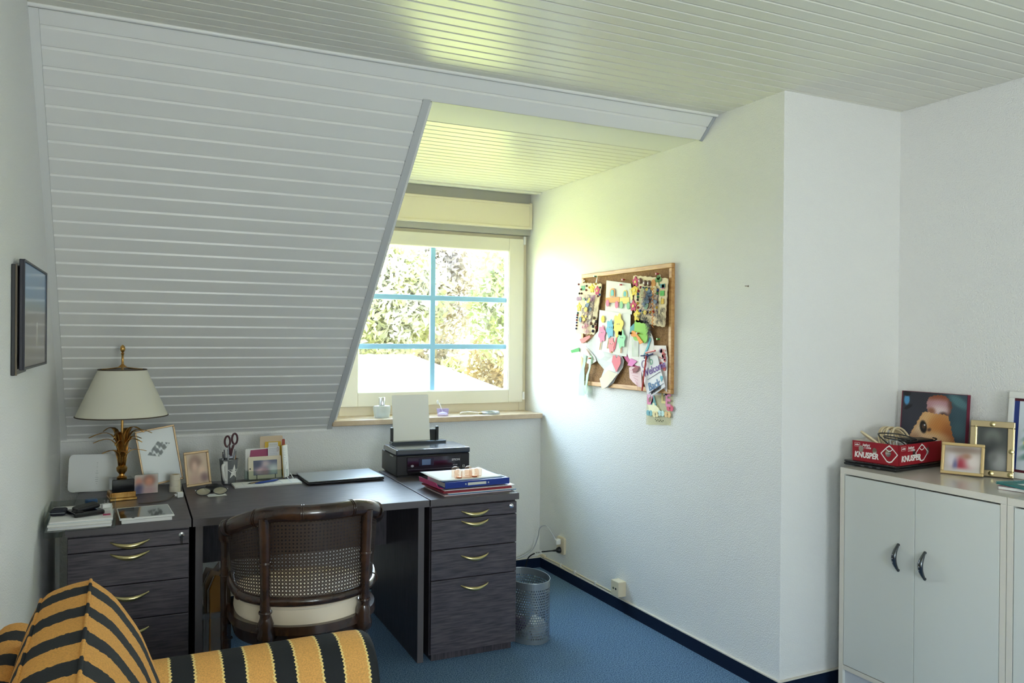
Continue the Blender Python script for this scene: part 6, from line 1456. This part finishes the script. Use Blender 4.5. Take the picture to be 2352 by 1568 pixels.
tg_ = tag(tube('red_straw', [(XR - 0.040, 4.08 - (0.648, 0.005)[0], 1.2 + (0.648, 0.005)[1]), (XR - 0.042, 4.08 - (0.667, 0.091)[0], 1.2 + (0.667, 0.091)[1]), (XR - 0.042, 4.08 - (0.686, 0.184)[0], 1.2 + (0.686, 0.184)[1])], 0.0042, cm((190, 60, 50), 0.4), None, n=8), 'thin red straw hanging over the welcome card', 'straw')
t = pinned('ribbon_bow', 'dark blue ribbon with red ends at the top of welcome card', 'ribbon')
for pts in ([(0.633, 0.183), (0.684, 0.187), (0.694, 0.194)], [(0.664, 0.172), (0.689, 0.184), (0.734, 0.195)], [(0.674, 0.154), (0.686, 0.181), (0.684, 0.193)]): tube('ribbon_strand', smooth_path([(x, -0.038, z_) for x, z_ in pts], 4), 0.004, cm((50, 60, 110)), t, n=6)
tube('red_end', [((0.679, 0.200)[0], -0.040, (0.679, 0.200)[1]), ((0.758, 0.212)[0], -0.040, (0.758, 0.212)[1])], 0.0045, cm((190, 60, 50)), t, n=6)
# clear pouch with letters hanging under the frame
t = pinned('clear_pouch', 'clear pouch with coloured letters hanging below the pin board', 'pouch')
prism('pouch_sheet', [(0.641, -0.018), (0.863, -0.008), (0.843, -0.155), (0.636, -0.172)], 0.001, glass('cellophane', (253, 252, 244), 0.1, 1.25, 0.14, (236, 232, 196)), t, y=0.004)
for c, ch_, rgb, s in (((0.645, -0.063), 'D', (220, 130, 170), 0.075), ((0.683, -0.063), 'A', (100, 160, 160), 0.06), ((0.767, -0.048), 'L', (220, 206, 140), 0.07), ((0.801, -0.061), 'E', (222, 130, 170), 0.085)):
    text('foam_letter', ch_, s, cm(rgb), t, (c[0], -0.0065, c[1]), (R(90), 0, 0), bold=0.003, depth=0.0012)
for c, rgb in (((0.668, -0.109), (110, 170, 180)), ((0.767, -0.102), (190, 220, 214)), ((0.820, -0.104), (230, 190, 130)), ((0.839, -0.071), (214, 80, 110)), ((0.720, -0.110), (230, 214, 160))):
    for s in (-1, 1): piece(t, 'butterfly_wing', disc(c[0] + s * 0.012, c[1], 0.015, 10, 0, 0, 1.0), rgb, 0.006)
c = (0.698, -0.086); piece(t, 'cream_flower', disc(c[0], c[1], 0.045, 30, 5, 0.2, 0.8), (240, 236, 196), 0.0055)
for k in range(7): c = (0.749, -0.140); bead(t, (c[0] - 0.03 + 0.011 * k, c[1] + 0.003 * (-1) ** k), 0.003, (90, 90, 80), 0.007)
# push pins
for c, rgb, lb_, y in (((0.434, 0.588), (180, 30, 40), 'red push pin at top centre of the cork above car drawing', 0.010), ((0.428, 0.561), (190, 36, 50), 'red push pin holding the top of the car drawing', 0.023), ((0.174, 0.623), (40, 130, 90), 'green push pin holding the left craft frame', 0.026), ((0.772, 0.595), (170, 30, 50), 'dark red push pin holding the right craft frame', 0.034),
                       ((0.752, 0.270), (90, 170, 70), 'green push pin in bare cork right of the wreath', 0.010), ((0.040, 0.605), (190, 160, 70), 'gold push pin at the top left of the cork', 0.010), ((0.135, 0.158), (190, 50, 50), 'red push pin in the pale green streamer', 0.036), ((0.611, 0.299), (150, 60, 50), 'brown push pin in the green blossom', 0.036), ((0.830, -0.004), (30, 30, 34), 'black push pin holding the clear pouch', 0.020)):
    t = thing('push_pin', lb_, 'push pin', (BO[0], BO[1] - c[0], BO[2] + c[1]), -90, 'push pins')
    lathe('pin_head', [(0.0045, 0.0), (0.0045, 0.003), (0.003, 0.005), (0.003, 0.010), (0.0055, 0.013), (0.0055, 0.015), (0, 0.0155)], cm(rgb, 0.3), t, (0, -y, 0), (R(90), 0, 0), n=14)
    lathe('pin_shaft', [(0.0007, 0), (0.0007, 0.012)], M_chrome, t, (0, -y + 0.011, 0), (R(90), 0, 0), n=6)
